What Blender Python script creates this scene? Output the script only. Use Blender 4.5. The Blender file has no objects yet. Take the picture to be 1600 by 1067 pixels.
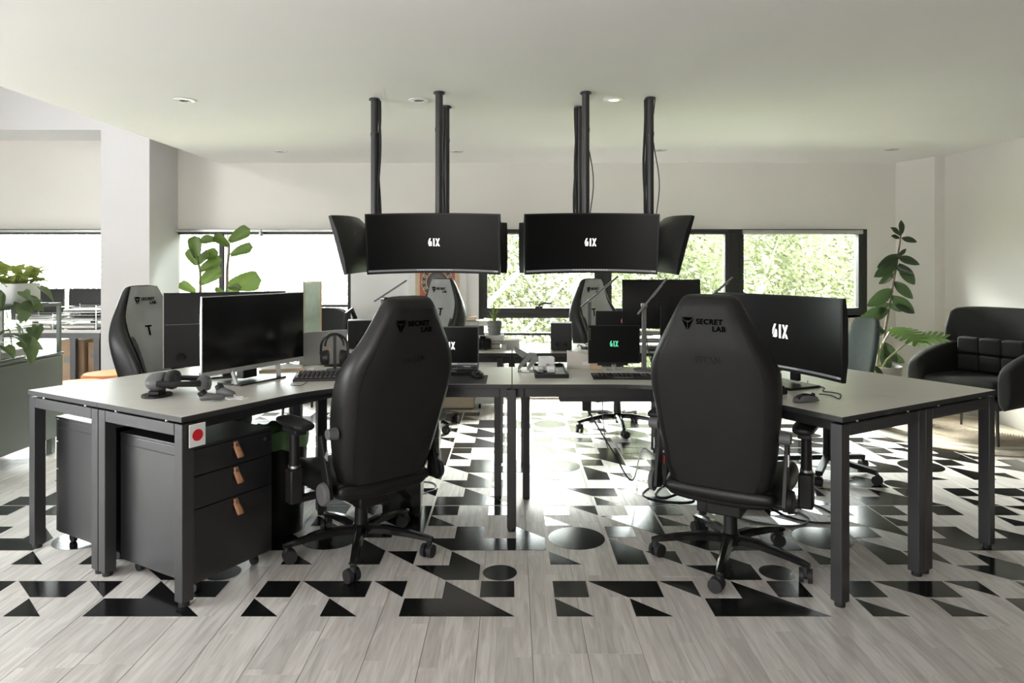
import bpy, bmesh, math, random
from math import sin, cos, pi, radians as R, sqrt, atan2
from mathutils import Vector, Matrix, Euler

SC = bpy.context.scene
COL = SC.collection
random.seed(7)

# ------------------------------------------------------------------ camera
F, HY, CX, EYE = 1066.667, 415.0, 800.0, 1.33      # 24 mm lens on a 1600 px wide frame
cam = bpy.data.cameras.new('camera')
cam.lens = 24.0
cam.sensor_width = 36.0
cam.shift_y = (HY - 533.5) / 1600.0
cam.clip_start = 0.05
cam.clip_end = 400
cam_o = bpy.data.objects.new('camera', cam)
COL.objects.link(cam_o)
cam_o.location = (0, 0, EYE)
cam_o.rotation_euler = (R(90), 0, 0)
SC.camera = cam_o

# ------------------------------------------------------------------ world, daylight, exposure
SKY = 11.0
w = bpy.data.worlds.new('overcast_sky')
SC.world = w
w.use_nodes = True
nt = w.node_tree
bg = nt.nodes['Background']
bg.inputs['Color'].default_value = (0.95, 0.98, 1.0, 1)
bg.inputs['Strength'].default_value = SKY

def area(name, loc, rot, sx, sy, power, color=(1, 1, 1)):
    l = bpy.data.lights.new(name, 'AREA')
    l.shape = 'RECTANGLE'
    l.size, l.size_y = sx, sy
    l.energy = power
    l.color = color
    o = bpy.data.objects.new(name, l)
    COL.objects.link(o)
    o.location = loc
    o.rotation_euler = rot
    return o
# fill light panels added out of view, left of and behind the camera
area('left_fill_panel', (-6.17, 1.2, 1.0), (0, R(-90), 0), 1.4, 3.6, 72, (0.96, 0.98, 1.0))
area('rear_fill_panel', (-2.3, -2.37, 1.35), (R(90), 0, 0), 3.0, 1.6, 56, (1.0, 0.975, 0.96))
sk_ = area('bay_skylight_daylight', (-4.97, 4.15, 3.06), (0, 0, 0), 0.45, 0.45, 2.4, (1.0, 1.0, 1.0))
sk_.rotation_euler = Vector((2.57, 2.7, -1.0)).to_track_quat('-Z', 'Y').to_euler()
sk_.data.spread = R(75)
# area panels added outside the three windows, above the sightline, to boost sky light
area('long_window_boost', (0.6, 9.3, 3.55), (R(-52), 0, R(25)), 5.4, 1.7, 2700, (1.0, 0.975, 0.92))
area('fig_window_boost', (-4.2, 9.2, 3.5), (R(-52), 0, R(24)), 1.6, 1.7, 900, (1.0, 0.98, 0.97))
area('bay_window_boost', (-5.4, 9.2, 3.5), (R(-52), 0, 0), 2.0, 1.7, 60, (0.98, 1.0, 1.0))

SC.view_settings.view_transform = 'Standard'
SC.view_settings.look = 'None'
SC.view_settings.exposure = 1.40
SC.view_settings.gamma = 1.0
SC.view_settings.use_curve_mapping = False
SC.cycles.max_bounces = 10
SC.cycles.diffuse_bounces = 6
SC.cycles.glossy_bounces = 4
SC.cycles.transparent_max_bounces = 12
SC.cycles.caustics_reflective = False
SC.cycles.caustics_refractive = False
SC.cycles.sample_clamp_indirect = 6.0

# ------------------------------------------------------------------ pixel helpers (photo frame 1600 x 1067)
def P(px, py, d):
    return Vector(((px - CX) / F * d, d, EYE - (py - HY) / F * d))
def PZ(px, py, z=0.0):
    d = (EYE - z) * F / (py - HY)
    return Vector(((px - CX) / F * d, d, z))

# ------------------------------------------------------------------ materials
MATS = {}
def mat(name, col, rough=0.5, metal=0.0, spec=0.5, var=0.06, scale=18.0, bump=0.0, bscale=None,
        emit=None, estr=0.0, coat=0.0, stretch=None):
    if name in MATS:
        return MATS[name]
    m = bpy.data.materials.new(name)
    m.use_nodes = True
    n = m.node_tree
    b = n.nodes['Principled BSDF']
    b.inputs['Roughness'].default_value = rough
    b.inputs['Metallic'].default_value = metal
    b.inputs['Specular IOR Level'].default_value = spec
    b.inputs['Coat Weight'].default_value = coat
    tc = n.nodes.new('ShaderNodeTexCoord')
    mp = n.nodes.new('ShaderNodeMapping')
    if stretch:
        mp.inputs['Scale'].default_value = stretch
    n.links.new(tc.outputs['Object'], mp.inputs['Vector'])
    no = n.nodes.new('ShaderNodeTexNoise')
    no.inputs['Scale'].default_value = scale
    no.inputs['Detail'].default_value = 4
    n.links.new(mp.outputs['Vector'], no.inputs['Vector'])
    rp = n.nodes.new('ShaderNodeValToRGB')
    rp.color_ramp.elements[0].position = 0.3
    rp.color_ramp.elements[1].position = 0.7
    c0 = [max(0, c * (1 - var)) for c in col[:3]]
    c1 = [min(1, c * (1 + var)) for c in col[:3]]
    rp.color_ramp.elements[0].color = (*c0, 1)
    rp.color_ramp.elements[1].color = (*c1, 1)
    n.links.new(no.outputs['Fac'], rp.inputs['Fac'])
    n.links.new(rp.outputs['Color'], b.inputs['Base Color'])
    if bump:
        bp = n.nodes.new('ShaderNodeBump')
        bp.inputs['Strength'].default_value = bump
        bp.inputs['Distance'].default_value = 0.002
        n2 = n.nodes.new('ShaderNodeTexNoise')
        n2.inputs['Scale'].default_value = bscale or scale * 8
        n2.inputs['Detail'].default_value = 3
        n.links.new(mp.outputs['Vector'], n2.inputs['Vector'])
        n.links.new(n2.outputs['Fac'], bp.inputs['Height'])
        n.links.new(bp.outputs['Normal'], b.inputs['Normal'])
    if emit:
        b.inputs['Emission Color'].default_value = (*emit, 1)
        b.inputs['Emission Strength'].default_value = estr
    MATS[name] = m
    return m

def glass_mat():
    m = bpy.data.materials.new('window_glass')
    m.use_nodes = True
    n = m.node_tree
    n.nodes.remove(n.nodes['Principled BSDF'])
    out = n.nodes['Material Output']
    tr = n.nodes.new('ShaderNodeBsdfTransparent')
    tr.inputs['Color'].default_value = (0.94, 0.97, 0.95, 1)
    gl = n.nodes.new('ShaderNodeBsdfGlossy')
    gl.inputs['Roughness'].default_value = 0.02
    fr = n.nodes.new('ShaderNodeFresnel')
    fr.inputs['IOR'].default_value = 1.35
    mx = n.nodes.new('ShaderNodeMixShader')
    n.links.new(fr.outputs[0], mx.inputs[0])
    n.links.new(tr.outputs[0], mx.inputs[1])
    n.links.new(gl.outputs[0], mx.inputs[2])
    n.links.new(mx.outputs[0], out.inputs['Surface'])
    MATS['glass'] = m
    return m

def plank_mat():
    m = bpy.data.materials.new('oak_plank')
    m.use_nodes = True
    n = m.node_tree
    b = n.nodes['Principled BSDF']
    b.inputs['Roughness'].default_value = 0.46
    b.inputs['Specular IOR Level'].default_value = 0.28
    tc = n.nodes.new('ShaderNodeTexCoord')
    oi = n.nodes.new('ShaderNodeObjectInfo')
    sep = n.nodes.new('ShaderNodeSeparateXYZ')
    n.links.new(tc.outputs['Object'], sep.inputs[0])
    def math(op, a, bb):
        q = n.nodes.new('ShaderNodeMath'); q.operation = op
        for i, v in enumerate((a, bb)):
            if v is None: continue
            if isinstance(v, (int, float)): q.inputs[i].default_value = v
            else: n.links.new(v, q.inputs[i])
        return q.outputs[0]
    sx = math('FLOOR', math('DIVIDE', sep.outputs['X'], 0.0634), None)
    off = math('MULTIPLY', math('ADD', sx, oi.outputs['Random']), 7.31)
    sy = math('FLOOR', math('ADD', math('DIVIDE', sep.outputs['Y'], 0.62), off), None)
    cmb = n.nodes.new('ShaderNodeCombineXYZ')
    n.links.new(sx, cmb.inputs[0]); n.links.new(sy, cmb.inputs[1])
    n.links.new(math('MULTIPLY', oi.outputs['Random'], 91.7), cmb.inputs[2])
    wn = n.nodes.new('ShaderNodeTexWhiteNoise')
    n.links.new(cmb.outputs[0], wn.inputs['Vector'])
    # grain
    add = n.nodes.new('ShaderNodeVectorMath'); add.operation = 'ADD'
    sc_ = n.nodes.new('ShaderNodeVectorMath'); sc_.operation = 'SCALE'
    n.links.new(wn.outputs['Color'], sc_.inputs[0]); sc_.inputs['Scale'].default_value = 37.0
    n.links.new(tc.outputs['Object'], add.inputs[0]); n.links.new(sc_.outputs[0], add.inputs[1])
    mp = n.nodes.new('ShaderNodeMapping'); mp.inputs['Scale'].default_value = (14, 1.3, 14)
    n.links.new(add.outputs[0], mp.inputs['Vector'])
    no = n.nodes.new('ShaderNodeTexNoise'); no.inputs['Scale'].default_value = 2.2
    no.inputs['Detail'].default_value = 5; no.inputs['Distortion'].default_value = 1.6
    n.links.new(mp.outputs[0], no.inputs['Vector'])
    rp = n.nodes.new('ShaderNodeValToRGB')
    rp.color_ramp.elements[0].position = 0.28; rp.color_ramp.elements[0].color = (0.465, 0.428, 0.40, 1)
    rp.color_ramp.elements[1].position = 0.66; rp.color_ramp.elements[1].color = (0.665, 0.635, 0.61, 1)
    n.links.new(no.outputs['Fac'], rp.inputs['Fac'])
    hs = n.nodes.new('ShaderNodeHueSaturation')
    val = math('ADD', math('MULTIPLY', wn.outputs['Value'], 0.20), 0.90)
    n.links.new(val, hs.inputs['Value'])
    n.links.new(rp.outputs['Color'], hs.inputs['Color'])
    n.links.new(hs.outputs[0], b.inputs['Base Color'])
    MATS['plank'] = m
    return m

def leaf_mat(name, c1, c2, rough=0.35, spec=0.5, tl=0.28):
    m = mat(name, c1, rough, 0, spec, var=0.18, scale=9)
    n = m.node_tree
    b = n.nodes['Principled BSDF']
    tr = n.nodes.new('ShaderNodeBsdfTranslucent')
    tr.inputs['Color'].default_value = (*c2, 1)
    mx = n.nodes.new('ShaderNodeMixShader')
    mx.inputs[0].default_value = tl
    out = n.nodes['Material Output']
    n.links.new(b.outputs[0], mx.inputs[1])
    n.links.new(tr.outputs[0], mx.inputs[2])
    n.links.new(mx.outputs[0], out.inputs['Surface'])
    return m

glass_mat(); plank_mat()
mat('wall', (0.72, 0.70, 0.655), 0.85, var=0.012, scale=3, bump=0.05, bscale=120)
mat('pillar_white', (0.86, 0.86, 0.855), 0.85, var=0.01, scale=3)
mat('dark_wall', (0.10, 0.095, 0.085), 0.8, var=0.05, scale=3)  # for unseen front walls, made dark to soak up fill light
mat('white_wall', (0.62, 0.615, 0.615), 0.85, var=0.01, scale=3, bump=0.04, bscale=120)
mat('ceiling', (0.82, 0.81, 0.79), 0.9, var=0.008, scale=2)
mat('frame_black', (0.022, 0.022, 0.020), 0.45, var=0.1)
mat('alu', (0.55, 0.55, 0.54), 0.35, 0.8)
mat('decal', (0.009, 0.009, 0.009), 0.16, spec=0.36, var=0.15, scale=40, bump=0.12, bscale=60)
mat('desk_top', (0.66, 0.645, 0.60), 0.38, spec=0.45, var=0.03, scale=4, stretch=(1, 12, 1))
mat('edge_black', (0.03, 0.03, 0.03), 0.45, var=0.1)
mat('steel_black', (0.028, 0.028, 0.029), 0.38, spec=0.7, var=0.06, scale=6)
mat('pedestal', (0.013, 0.013, 0.014), 0.32, spec=1.0, var=0.06, scale=6, bump=0.06, bscale=300)
mat('leather', (0.0075, 0.0075, 0.0075), 0.42, spec=0.5, var=0.15, scale=25, bump=0.15, bscale=350)
mat('leather_soft', (0.0125, 0.0125, 0.012), 0.58, spec=0.35, var=0.1, scale=12, bump=0.1, bscale=400)
mat('leather_grey', (0.30, 0.31, 0.30), 0.45, spec=0.45, var=0.06, scale=12, bump=0.1, bscale=400)
mat('plastic', (0.013, 0.013, 0.013), 0.42, spec=0.35, var=0.1)
mat('plastic_gloss', (0.012, 0.012, 0.012), 0.15, var=0.1)
mat('plastic_grey', (0.12, 0.12, 0.125), 0.45, var=0.06)
mat('rubber', (0.02, 0.02, 0.021), 0.6, var=0.15)
mat('logo_black', (0.002, 0.002, 0.002), 0.95, spec=0.0, var=0.0)
mat('metal', (0.62, 0.62, 0.62), 0.28, 1.0, var=0.04)
mat('silver', (0.56, 0.56, 0.56), 0.35, 0.6, var=0.03)
mat('screen', (0.006, 0.006, 0.0065), 0.12, spec=0.5, var=0.0)
mat('screen_matte', (0.004, 0.004, 0.004), 0.34, spec=0.25, var=0.0)
mat('glow_white', (0.9, 0.9, 0.9), 0.5, emit=(1, 1, 0.98), estr=0.5, var=0)
mat('glow_green', (0.1, 0.5, 0.3), 0.5, emit=(0.12, 0.62, 0.33), estr=0.38, var=0)
mat('glow_bar', (0.1, 0.1, 0.1), 0.4, emit=(0.55, 0.56, 0.6), estr=0.09, var=0)
mat('glow_dim', (0.1, 0.1, 0.1), 0.4, emit=(0.7, 0.72, 0.75), estr=0.26, var=0)
mat('tan_leather', (0.46, 0.22, 0.115), 0.5, var=0.12, scale=60, bump=0.2)
mat('white', (0.80, 0.80, 0.79), 0.5, var=0.02)
mat('white_gloss', (0.82, 0.82, 0.80), 0.25, var=0.02)
mat('paper', (0.80, 0.79, 0.76), 0.8, var=0.03)
mat('beige_board', (0.74, 0.63, 0.49), 0.55, var=0.04, scale=5)
mat('cream', (0.66, 0.63, 0.57), 0.5, var=0.03)
mat('cabinet', (0.115, 0.134, 0.115), 0.42, spec=0.5, var=0.03, scale=4)
mat('cardboard', (0.40, 0.27, 0.17), 0.8, var=0.08, scale=12)
mat('orange', (0.80, 0.29, 0.11), 0.55, var=0.05, scale=10)
mat('red', (0.60, 0.015, 0.025), 0.45, var=0.05)
mat('poster_red', (0.52, 0.12, 0.08), 0.6, var=0.08)
mat('poster_cream', (0.62, 0.48, 0.33), 0.6, var=0.08)
mat('poster_dark', (0.10, 0.075, 0.06), 0.6, var=0.15)
mat('green_bag', (0.24, 0.42, 0.18), 0.4, var=0.2, scale=20)
mat('yellow', (0.62, 0.55, 0.06), 0.5, var=0.1)
mat('pink', (0.55, 0.16, 0.25), 0.5, var=0.3, scale=60)
mat('wood_light', (0.58, 0.44, 0.28), 0.55, var=0.12, scale=8, stretch=(1, 10, 1))
mat('sofa', (0.022, 0.022, 0.022), 0.75, spec=0.3, var=0.12, scale=60, bump=0.25, bscale=500)
mat('window_tint_fabric', (0.075, 0.095, 0.095), 0.8, var=0.1, scale=60, bump=0.2, bscale=500)  # teal cast of the window light put into the fabric colour
mat('rug_jute', (0.56, 0.47, 0.36), 0.9, var=0.15, scale=60, bump=0.5, bscale=200)
mat('rug_white', (0.74, 0.71, 0.66), 0.9, var=0.06, scale=60, bump=0.5, bscale=200)
mat('pot_grey', (0.22, 0.225, 0.215), 0.6, var=0.12, scale=20)
mat('soil', (0.05, 0.035, 0.025), 0.95, var=0.3, scale=40)
mat('bark', (0.20, 0.15, 0.11), 0.85, var=0.25, scale=30, bump=0.5)
mat('stem_green', (0.16, 0.22, 0.08), 0.6, var=0.15)
mat('stem_pale', (0.36, 0.38, 0.20), 0.6, var=0.15)
leaf_mat('leaf_fig', (0.075, 0.12, 0.03), (0.17, 0.25, 0.05), 0.4, 0.4, 0.22)
leaf_mat('leaf_rubber', (0.034, 0.058, 0.028), (0.06, 0.10, 0.03), 0.28, 0.5, 0.10)
leaf_mat('leaf_monstera', (0.085, 0.16, 0.035), (0.16, 0.28, 0.06), 0.3, 0.5, 0.18)
leaf_mat('leaf_pothos', (0.34, 0.40, 0.12), (0.50, 0.58, 0.16), 0.4, 0.4, 0.4)
leaf_mat('leaf_philo', (0.11, 0.165, 0.075), (0.20, 0.28, 0.09), 0.35, 0.5, 0.25)
leaf_mat('leaf_spiky', (0.33, 0.42, 0.10), (0.4, 0.5, 0.12), 0.4)
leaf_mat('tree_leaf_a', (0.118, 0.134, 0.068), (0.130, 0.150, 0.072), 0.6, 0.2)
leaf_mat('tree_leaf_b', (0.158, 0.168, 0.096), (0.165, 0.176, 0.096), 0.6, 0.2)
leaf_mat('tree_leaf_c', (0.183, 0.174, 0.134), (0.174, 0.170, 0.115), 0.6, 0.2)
leaf_mat('tree_leaf_haze', (0.372, 0.384, 0.335), (0.310, 0.322, 0.260), 0.7, 0.2)  # distance haze painted in as a pale leaf colour
mat('tree_bark', (0.27, 0.235, 0.20), 0.9, var=0.2, scale=8)
mat('lawn', (0.25, 0.28, 0.16), 0.95, var=0.25, scale=2)
mat('tower_wall', (0.80, 0.81, 0.82), 0.9, var=0.03)  # tower wall and glass paled, haze put into their colour
mat('tower_glass', (0.62, 0.65, 0.68), 0.5, var=0.03)
mat('ledge', (0.60, 0.60, 0.58), 0.9, var=0.05)
mat('lamp_glow', (0.9, 0.85, 0.75), 0.5, emit=(1.0, 0.86, 0.66), estr=0.6, var=0)
mat('lamp_dark', (0.05, 0.05, 0.05), 0.4)
mat('pale_green_panel', (0.34, 0.44, 0.32), 0.25, var=0.25, scale=7)

# ------------------------------------------------------------------ mesh builder
class MB:
    def __init__(s, xf=None):
        s.v, s.f, s.mi = [], [], []
        s.xf = xf
        s.cur = 0
    def add(s, vs, fs):
        b = len(s.v)
        if s.xf is not None:
            vs = [s.xf @ Vector(p) for p in vs]
        s.v += [tuple(p) for p in vs]
        for f in fs:
            s.f.append(tuple(b + i for i in f)); s.mi.append(s.cur)
        return s
    def box(s, lo, hi):
        x0, y0, z0 = lo; x1, y1, z1 = hi
        return s.add([(x0, y0, z0), (x1, y0, z0), (x1, y1, z0), (x0, y1, z0), (x0, y0, z1), (x1, y0, z1), (x1, y1, z1), (x0, y1, z1)],
                     [(3, 2, 1, 0), (4, 5, 6, 7), (0, 1, 5, 4), (1, 2, 6, 5), (2, 3, 7, 6), (3, 0, 4, 7)])
    def cbox(s, c, size, rot=None):
        hx, hy, hz = size[0] / 2, size[1] / 2, size[2] / 2
        m = Matrix.Translation(c) @ (rot.to_matrix().to_4x4() if rot else Matrix())
        pts = [m @ Vector(p) for p in ((-hx, -hy, -hz), (hx, -hy, -hz), (hx, hy, -hz), (-hx, hy, -hz), (-hx, -hy, hz), (hx, -hy, hz), (hx, hy, hz), (-hx, hy, hz))]
        return s.add(pts, [(3, 2, 1, 0), (4, 5, 6, 7), (0, 1, 5, 4), (1, 2, 6, 5), (2, 3, 7, 6), (3, 0, 4, 7)])
    def bar(s, a, b, wx, wz, up=(0, 0, 1)):
        a, b = Vector(a), Vector(b)
        d = (b - a).normalized()
        side = d.cross(Vector(up))
        if side.length < 1e-4: side = d.cross(Vector((0, 1, 0)))
        side.normalize(); u = side.cross(d).normalized()
        pts = []
        for p in (a, b):
            for sx, sz in ((-1, -1), (1, -1), (1, 1), (-1, 1)):
                pts.append(p + side * sx * wx / 2 + u * sz * wz / 2)
        return s.add(pts, [(0, 1, 2, 3), (7, 6, 5, 4), (0, 4, 5, 1), (1, 5, 6, 2), (2, 6, 7, 3), (3, 7, 4, 0)])
    def prism(s, poly, z0, z1, top_mat=None):
        n = len(poly)
        a = sum(poly[i][0] * poly[(i + 1) % n][1] - poly[(i + 1) % n][0] * poly[i][1] for i in range(n))
        if a < 0: poly = poly[::-1]
        vs = [(p[0], p[1], z0) for p in poly] + [(p[0], p[1], z1) for p in poly]
        s.add(vs, [tuple(range(n - 1, -1, -1))] + [(i, (i + 1) % n, n + (i + 1) % n, n + i) for i in range(n)])
        c = s.cur
        if top_mat is not None: s.cur = top_mat
        b = len(s.v) - 2 * n
        s.f.append(tuple(b + n + i for i in range(n))); s.mi.append(s.cur)
        s.cur = c
        return s
    def cyl(s, a, b, r0, r1=None, n=14, caps=True):
        r1 = r0 if r1 is None else r1
        a, b = Vector(a), Vector(b)
        d = (b - a).normalized()
        u = d.cross(Vector((0, 0, 1)))
        if u.length < 1e-3: u = Vector((1, 0, 0))
        u.normalize(); v = d.cross(u)
        pts = []
        for p, r in ((a, r0), (b, r1)):
            for i in range(n):
                t = 2 * pi * i / n
                pts.append(p + (u * cos(t) + v * sin(t)) * r)
        fs = [(i, (i + 1) % n, n + (i + 1) % n, n + i) for i in range(n)]
        if caps: fs += [tuple(range(n - 1, -1, -1)), tuple(range(n, 2 * n))]
        return s.add(pts, fs)
    def tube(s, pts, r, n=6):
        pts = [Vector(p) for p in pts]
        rings = []
        ref = Vector((0.31, 0.17, 0.93))
        for i, p in enumerate(pts):
            d = (pts[min(i + 1, len(pts) - 1)] - pts[max(i - 1, 0)]).normalized()
            u = d.cross(ref).normalized(); v = d.cross(u)
            rr = r[i] if isinstance(r, (list, tuple)) else r
            rings.append([p + (u * cos(2 * pi * k / n) + v * sin(2 * pi * k / n)) * rr for k in range(n)])
        return s.rings(rings)
    def rings(s, rings, caps=True, closed=True):
        n = len(rings[0]); vs = [p for r in rings for p in r]; fs = []
        for j in range(len(rings) - 1):
            for i in range(n if closed else n - 1):
                fs.append((j * n + i, j * n + (i + 1) % n, (j + 1) * n + (i + 1) % n, (j + 1) * n + i))
        if caps and closed:
            fs += [tuple(range(n - 1, -1, -1)), tuple((len(rings) - 1) * n + i for i in range(n))]
        return s.add(vs, fs)
    def lathe(s, prof, c=(0, 0, 0), n=20, caps=True):
        return s.rings([[(c[0] + r * cos(2 * pi * i / n), c[1] + r * sin(2 * pi * i / n), c[2] + z) for i in range(n)] for r, z in prof], caps)
    def grid(s, fn, nu, nv):
        vs = [fn(i / nu, j / nv) for j in range(nv + 1) for i in range(nu + 1)]
        fs = [(j * (nu + 1) + i, j * (nu + 1) + i + 1, (j + 1) * (nu + 1) + i + 1, (j + 1) * (nu + 1) + i) for j in range(nv) for i in range(nu)]
        return s.add(vs, fs)
    def ball(s, c, r, n=12, m=8):
        r = (r, r, r) if isinstance(r, (int, float)) else r
        rings = []
        for j in range(m + 1):
            ph = -pi / 2 + pi * j / m
            k = max(cos(ph), 0.02)
            rings.append([(c[0] + r[0] * k * cos(2 * pi * i / n), c[1] + r[1] * k * sin(2 * pi * i / n), c[2] + r[2] * sin(ph)) for i in range(n)])
        return s.rings(rings)
    def mesh(s, name, mats, smooth=35):
        me = bpy.data.meshes.new(name)
        me.from_pydata(s.v, [], s.f)
        mats = mats if isinstance(mats, (list, tuple)) else [mats]
        for m in mats: me.materials.append(MATS[m])
        if len(mats) > 1:
            me.polygons.foreach_set('material_index', s.mi)
        if smooth:
            me.polygons.foreach_set('use_smooth', [True] * len(me.polygons))
            me.set_sharp_from_angle(angle=R(smooth))
        me.update()
        return me
    def build(s, name, mats, parent=None, smooth=35, bevel=0, subsurf=0, loc=None, rot=None, solid=0):
        return put(name, s.mesh(name, mats, smooth), parent, bevel, subsurf, loc, rot, solid)

def put(name, me, parent=None, bevel=0, subsurf=0, loc=None, rot=None, solid=0):
    o = bpy.data.objects.new(name, me)
    COL.objects.link(o)
    if parent is not None: o.parent = parent
    if loc is not None: o.location = loc
    if rot is not None: o.rotation_euler = rot
    if solid:
        m = o.modifiers.new('solid', 'SOLIDIFY'); m.thickness = solid; m.offset = 0
    if bevel:
        m = o.modifiers.new('bevel', 'BEVEL'); m.width = bevel; m.segments = 2; m.limit_method = 'ANGLE'; m.angle_limit = R(50)
    if subsurf:
        m = o.modifiers.new('sub', 'SUBSURF'); m.levels = subsurf; m.render_levels = subsurf
    return o

def tag(o, label, cat, group=None):
    o['label'] = label; o['category'] = cat
    if group: o['group'] = group
    return o
def thing(name, label, cat, loc=(0, 0, 0), rz=0, group=None):
    o = bpy.data.objects.new(name, None)
    o.empty_display_size = 0.1
    COL.objects.link(o)
    o.location = loc; o.rotation_euler = (0, 0, rz)
    return tag(o, label, cat, group)
def struct(name, parent=None, loc=(0, 0, 0)):
    o = bpy.data.objects.new(name, None); COL.objects.link(o); o.location = loc
    o['kind'] = 'structure'
    return o
def S(o):
    o['kind'] = 'structure'; return o
def kids(root):
    return [o for o in bpy.data.objects if o.parent == root]
def dup(root, loc, rz, label, parent=None):
    c = root.copy(); COL.objects.link(c)
    c.location = loc; c.rotation_euler = (0, 0, rz); c['label'] = label
    for ch in kids(root):
        k = ch.copy(); COL.objects.link(k); k.parent = c
        for g in kids(ch):
            q = g.copy(); COL.objects.link(q); q.parent = k
    return c
_TXT = {}
def text_mesh(body, size, mt, ext=0.0008, bold=0.0, space=1.0, line=1.0, shear=0.0, align='CENTER'):
    cu = bpy.data.curves.new('lettering', 'FONT')
    cu.body = body; cu.size = size; cu.extrude = ext; cu.offset = bold
    cu.space_character = space; cu.space_line = line; cu.shear = shear
    cu.align_x = align; cu.align_y = 'CENTER'
    o = bpy.data.objects.new('lettering', cu); COL.objects.link(o)
    dg = bpy.context.evaluated_depsgraph_get()
    me = bpy.data.meshes.new_from_object(o.evaluated_get(dg))
    me.materials.clear(); me.materials.append(MATS[mt])
    bpy.data.objects.remove(o); bpy.data.curves.remove(cu)
    return me
def frame_rot(x, y):
    """Euler whose local X and Y point along the given vectors."""
    x = Vector(x).normalized(); y = Vector(y).normalized(); z = x.cross(y)
    return Matrix((x, y, z)).transposed().to_euler()
# ================================================================== ROOM
YB = 6.85                      # inner face of the back wall
CE = 2.36                      # ceiling height
XE = -2.94                     # edge of the low ceiling towards the tall bay
XR = 4.09                      # right wall
XL = -6.2
YF = -2.4                      # wall behind the camera
TOP = 3.1
def wx(px): return (px - CX) / F * YB
def wz(py): return EYE - (py - HY) / F * YB

# ---- floor: base, planks, glossy black decals
floor = S(MB().box((XL, YF, -0.12), (XR + 0.1, YB + 0.2, -0.009)).build('floor', 'cardboard', smooth=0))
PW, PL = 0.19, 1.2
_pm = {}
def plank_mesh(ln):
    k = round(ln, 2)
    if k not in _pm:
        b = MB(); g = 0.0007; c = 0.0009
        x0, x1, y0, y1 = g, PW - g, g, k - g
        b.add([(x0, y0, -0.009), (x1, y0, -0.009), (x1, y1, -0.009), (x0, y1, -0.009),
               (x0, y0, -c), (x1, y0, -c), (x1, y1, -c), (x0, y1, -c),
               (x0 + c, y0 + c, 0), (x1 - c, y0 + c, 0), (x1 - c, y1 - c, 0), (x0 + c, y1 - c, 0)],
              [(0, 1, 5, 4), (1, 2, 6, 5), (2, 3, 7, 6), (3, 0, 4, 7), (4, 5, 9, 8), (5, 6, 10, 9), (6, 7, 11, 10), (7, 4, 8, 11), (8, 9, 10, 11)])
        _pm[k] = b.mesh('plank', 'plank', smooth=0)
    return _pm[k]
rest = MB()
x = XL
while x < XR:
    y = YF - random.random() * 1.0
    y = round(y, 2)
    while y < YB:
        y1 = min(y + PL, YB + 0.05)
        ys = max(y, YF)
        vis = y1 > 2.15 and abs(x + PW / 2) - 0.2 < 0.76 * y1
        if vis:
            put('plank', plank_mesh(y1 - ys), floor, loc=(x, ys, 0))
        else:
            g = 0.0007
            rest.box((x + g, ys + g, -0.009), (x + PW - g, y1 - g, 0))
        y = y1
    x += PW
r_ = rest.build('floor_boards', 'plank', floor, smooth=0); r_['kind'] = 'stuff'

U = 0.15
GX, GY = 0.165, 2.583
g_ = 0.0055
def cellpoly(kind, c, r):
    x0, x1, y0, y1 = c * U + g_, (c + 1) * U - g_, r * U + g_, (r + 1) * U - g_
    if kind == 'sq': return [(x0, y0), (x1, y0), (x1, y1), (x0, y1)]
    if kind == 'bl': return [(x0, y0), (x1, y0), (x0, y1)]          # upright side on the left
    if kind == 'tr': return [(x0, y1), (x1, y0), (x1, y1)]          # flat side away, upright side on the right
def circ(cx, cy, r):
    return [(cx + r * cos(2 * pi * i / 28), cy + r * sin(2 * pi * i / 28)) for i in range(28)]
def q(c, r): return (c * U, r * U)
e = g_
TILE = [cellpoly('bl', 0, 0), cellpoly('sq', 0, 1), cellpoly('bl', 2, 0), cellpoly('tr', 3, 1), cellpoly('sq', 6, 1),
        [(U + e, 2 * U - e), (2 * U, U + e), (3 * U - e, U + e), (3 * U - e, 2 * U - e)],
        [(4 * U + e, e), (7 * U - e, e), (5 * U + e, 2 * U - e), (5 * U + e, U - e), (4 * U + e, U - e)],
        cellpoly('bl', 0, 3), cellpoly('tr', 3, 3),
        [(2 * U + e, 3 * U + e), (3 * U - e, 3 * U + e), (3 * U - e, 4 * U), (2 * U + e, 5 * U - e)],
        [(4 * U + e, 3 * U - e), (5 * U, 2 * U + e), (6 * U - e, 2 * U + e), (6 * U - e, 3 * U), (5 * U + e, 4 * U - e), (5 * U + e, 3 * U - e)],
        circ(6.55 * U, 2.5 * U, 0.074),
        circ(U, 5 * U, 0.138), cellpoly('sq', 2, 5),
        [(4 * U + e, 5 * U - e), (5 * U, 4 * U + e), (8 * U - e, 4 * U + e), (8 * U - e, 5 * U), (7 * U + e, 6 * U - e), (7 * U + e, 5 * U - e), (6 * U - e, 5 * U - e), (6 * U - e, 6 * U - e), (5 * U + e, 6 * U - e), (5 * U + e, 5 * U - e)],
        cellpoly('sq', 0, 7), cellpoly('bl', 0, 6), cellpoly('tr', 1, 7), cellpoly('sq', 4, 7), cellpoly('bl', 4, 6), cellpoly('sq', 6, 7),
        [(2 * U + e, 7 * U - e), (4 * U - e, 5 * U + e), (4 * U - e, 8 * U - e), (3 * U + e, 8 * U - e), (3 * U + e, 7 * U - e)]]
_dm = []
for poly in TILE:
    cx_, cy_ = sum(p[0] for p in poly) / len(poly), sum(p[1] for p in poly) / len(poly)
    _dm.append((MB().prism([(p[0] - cx_, p[1] - cy_) for p in poly], 0.0, 0.0012).mesh('floor_decal', 'decal', smooth=0), cx_, cy_))
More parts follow.
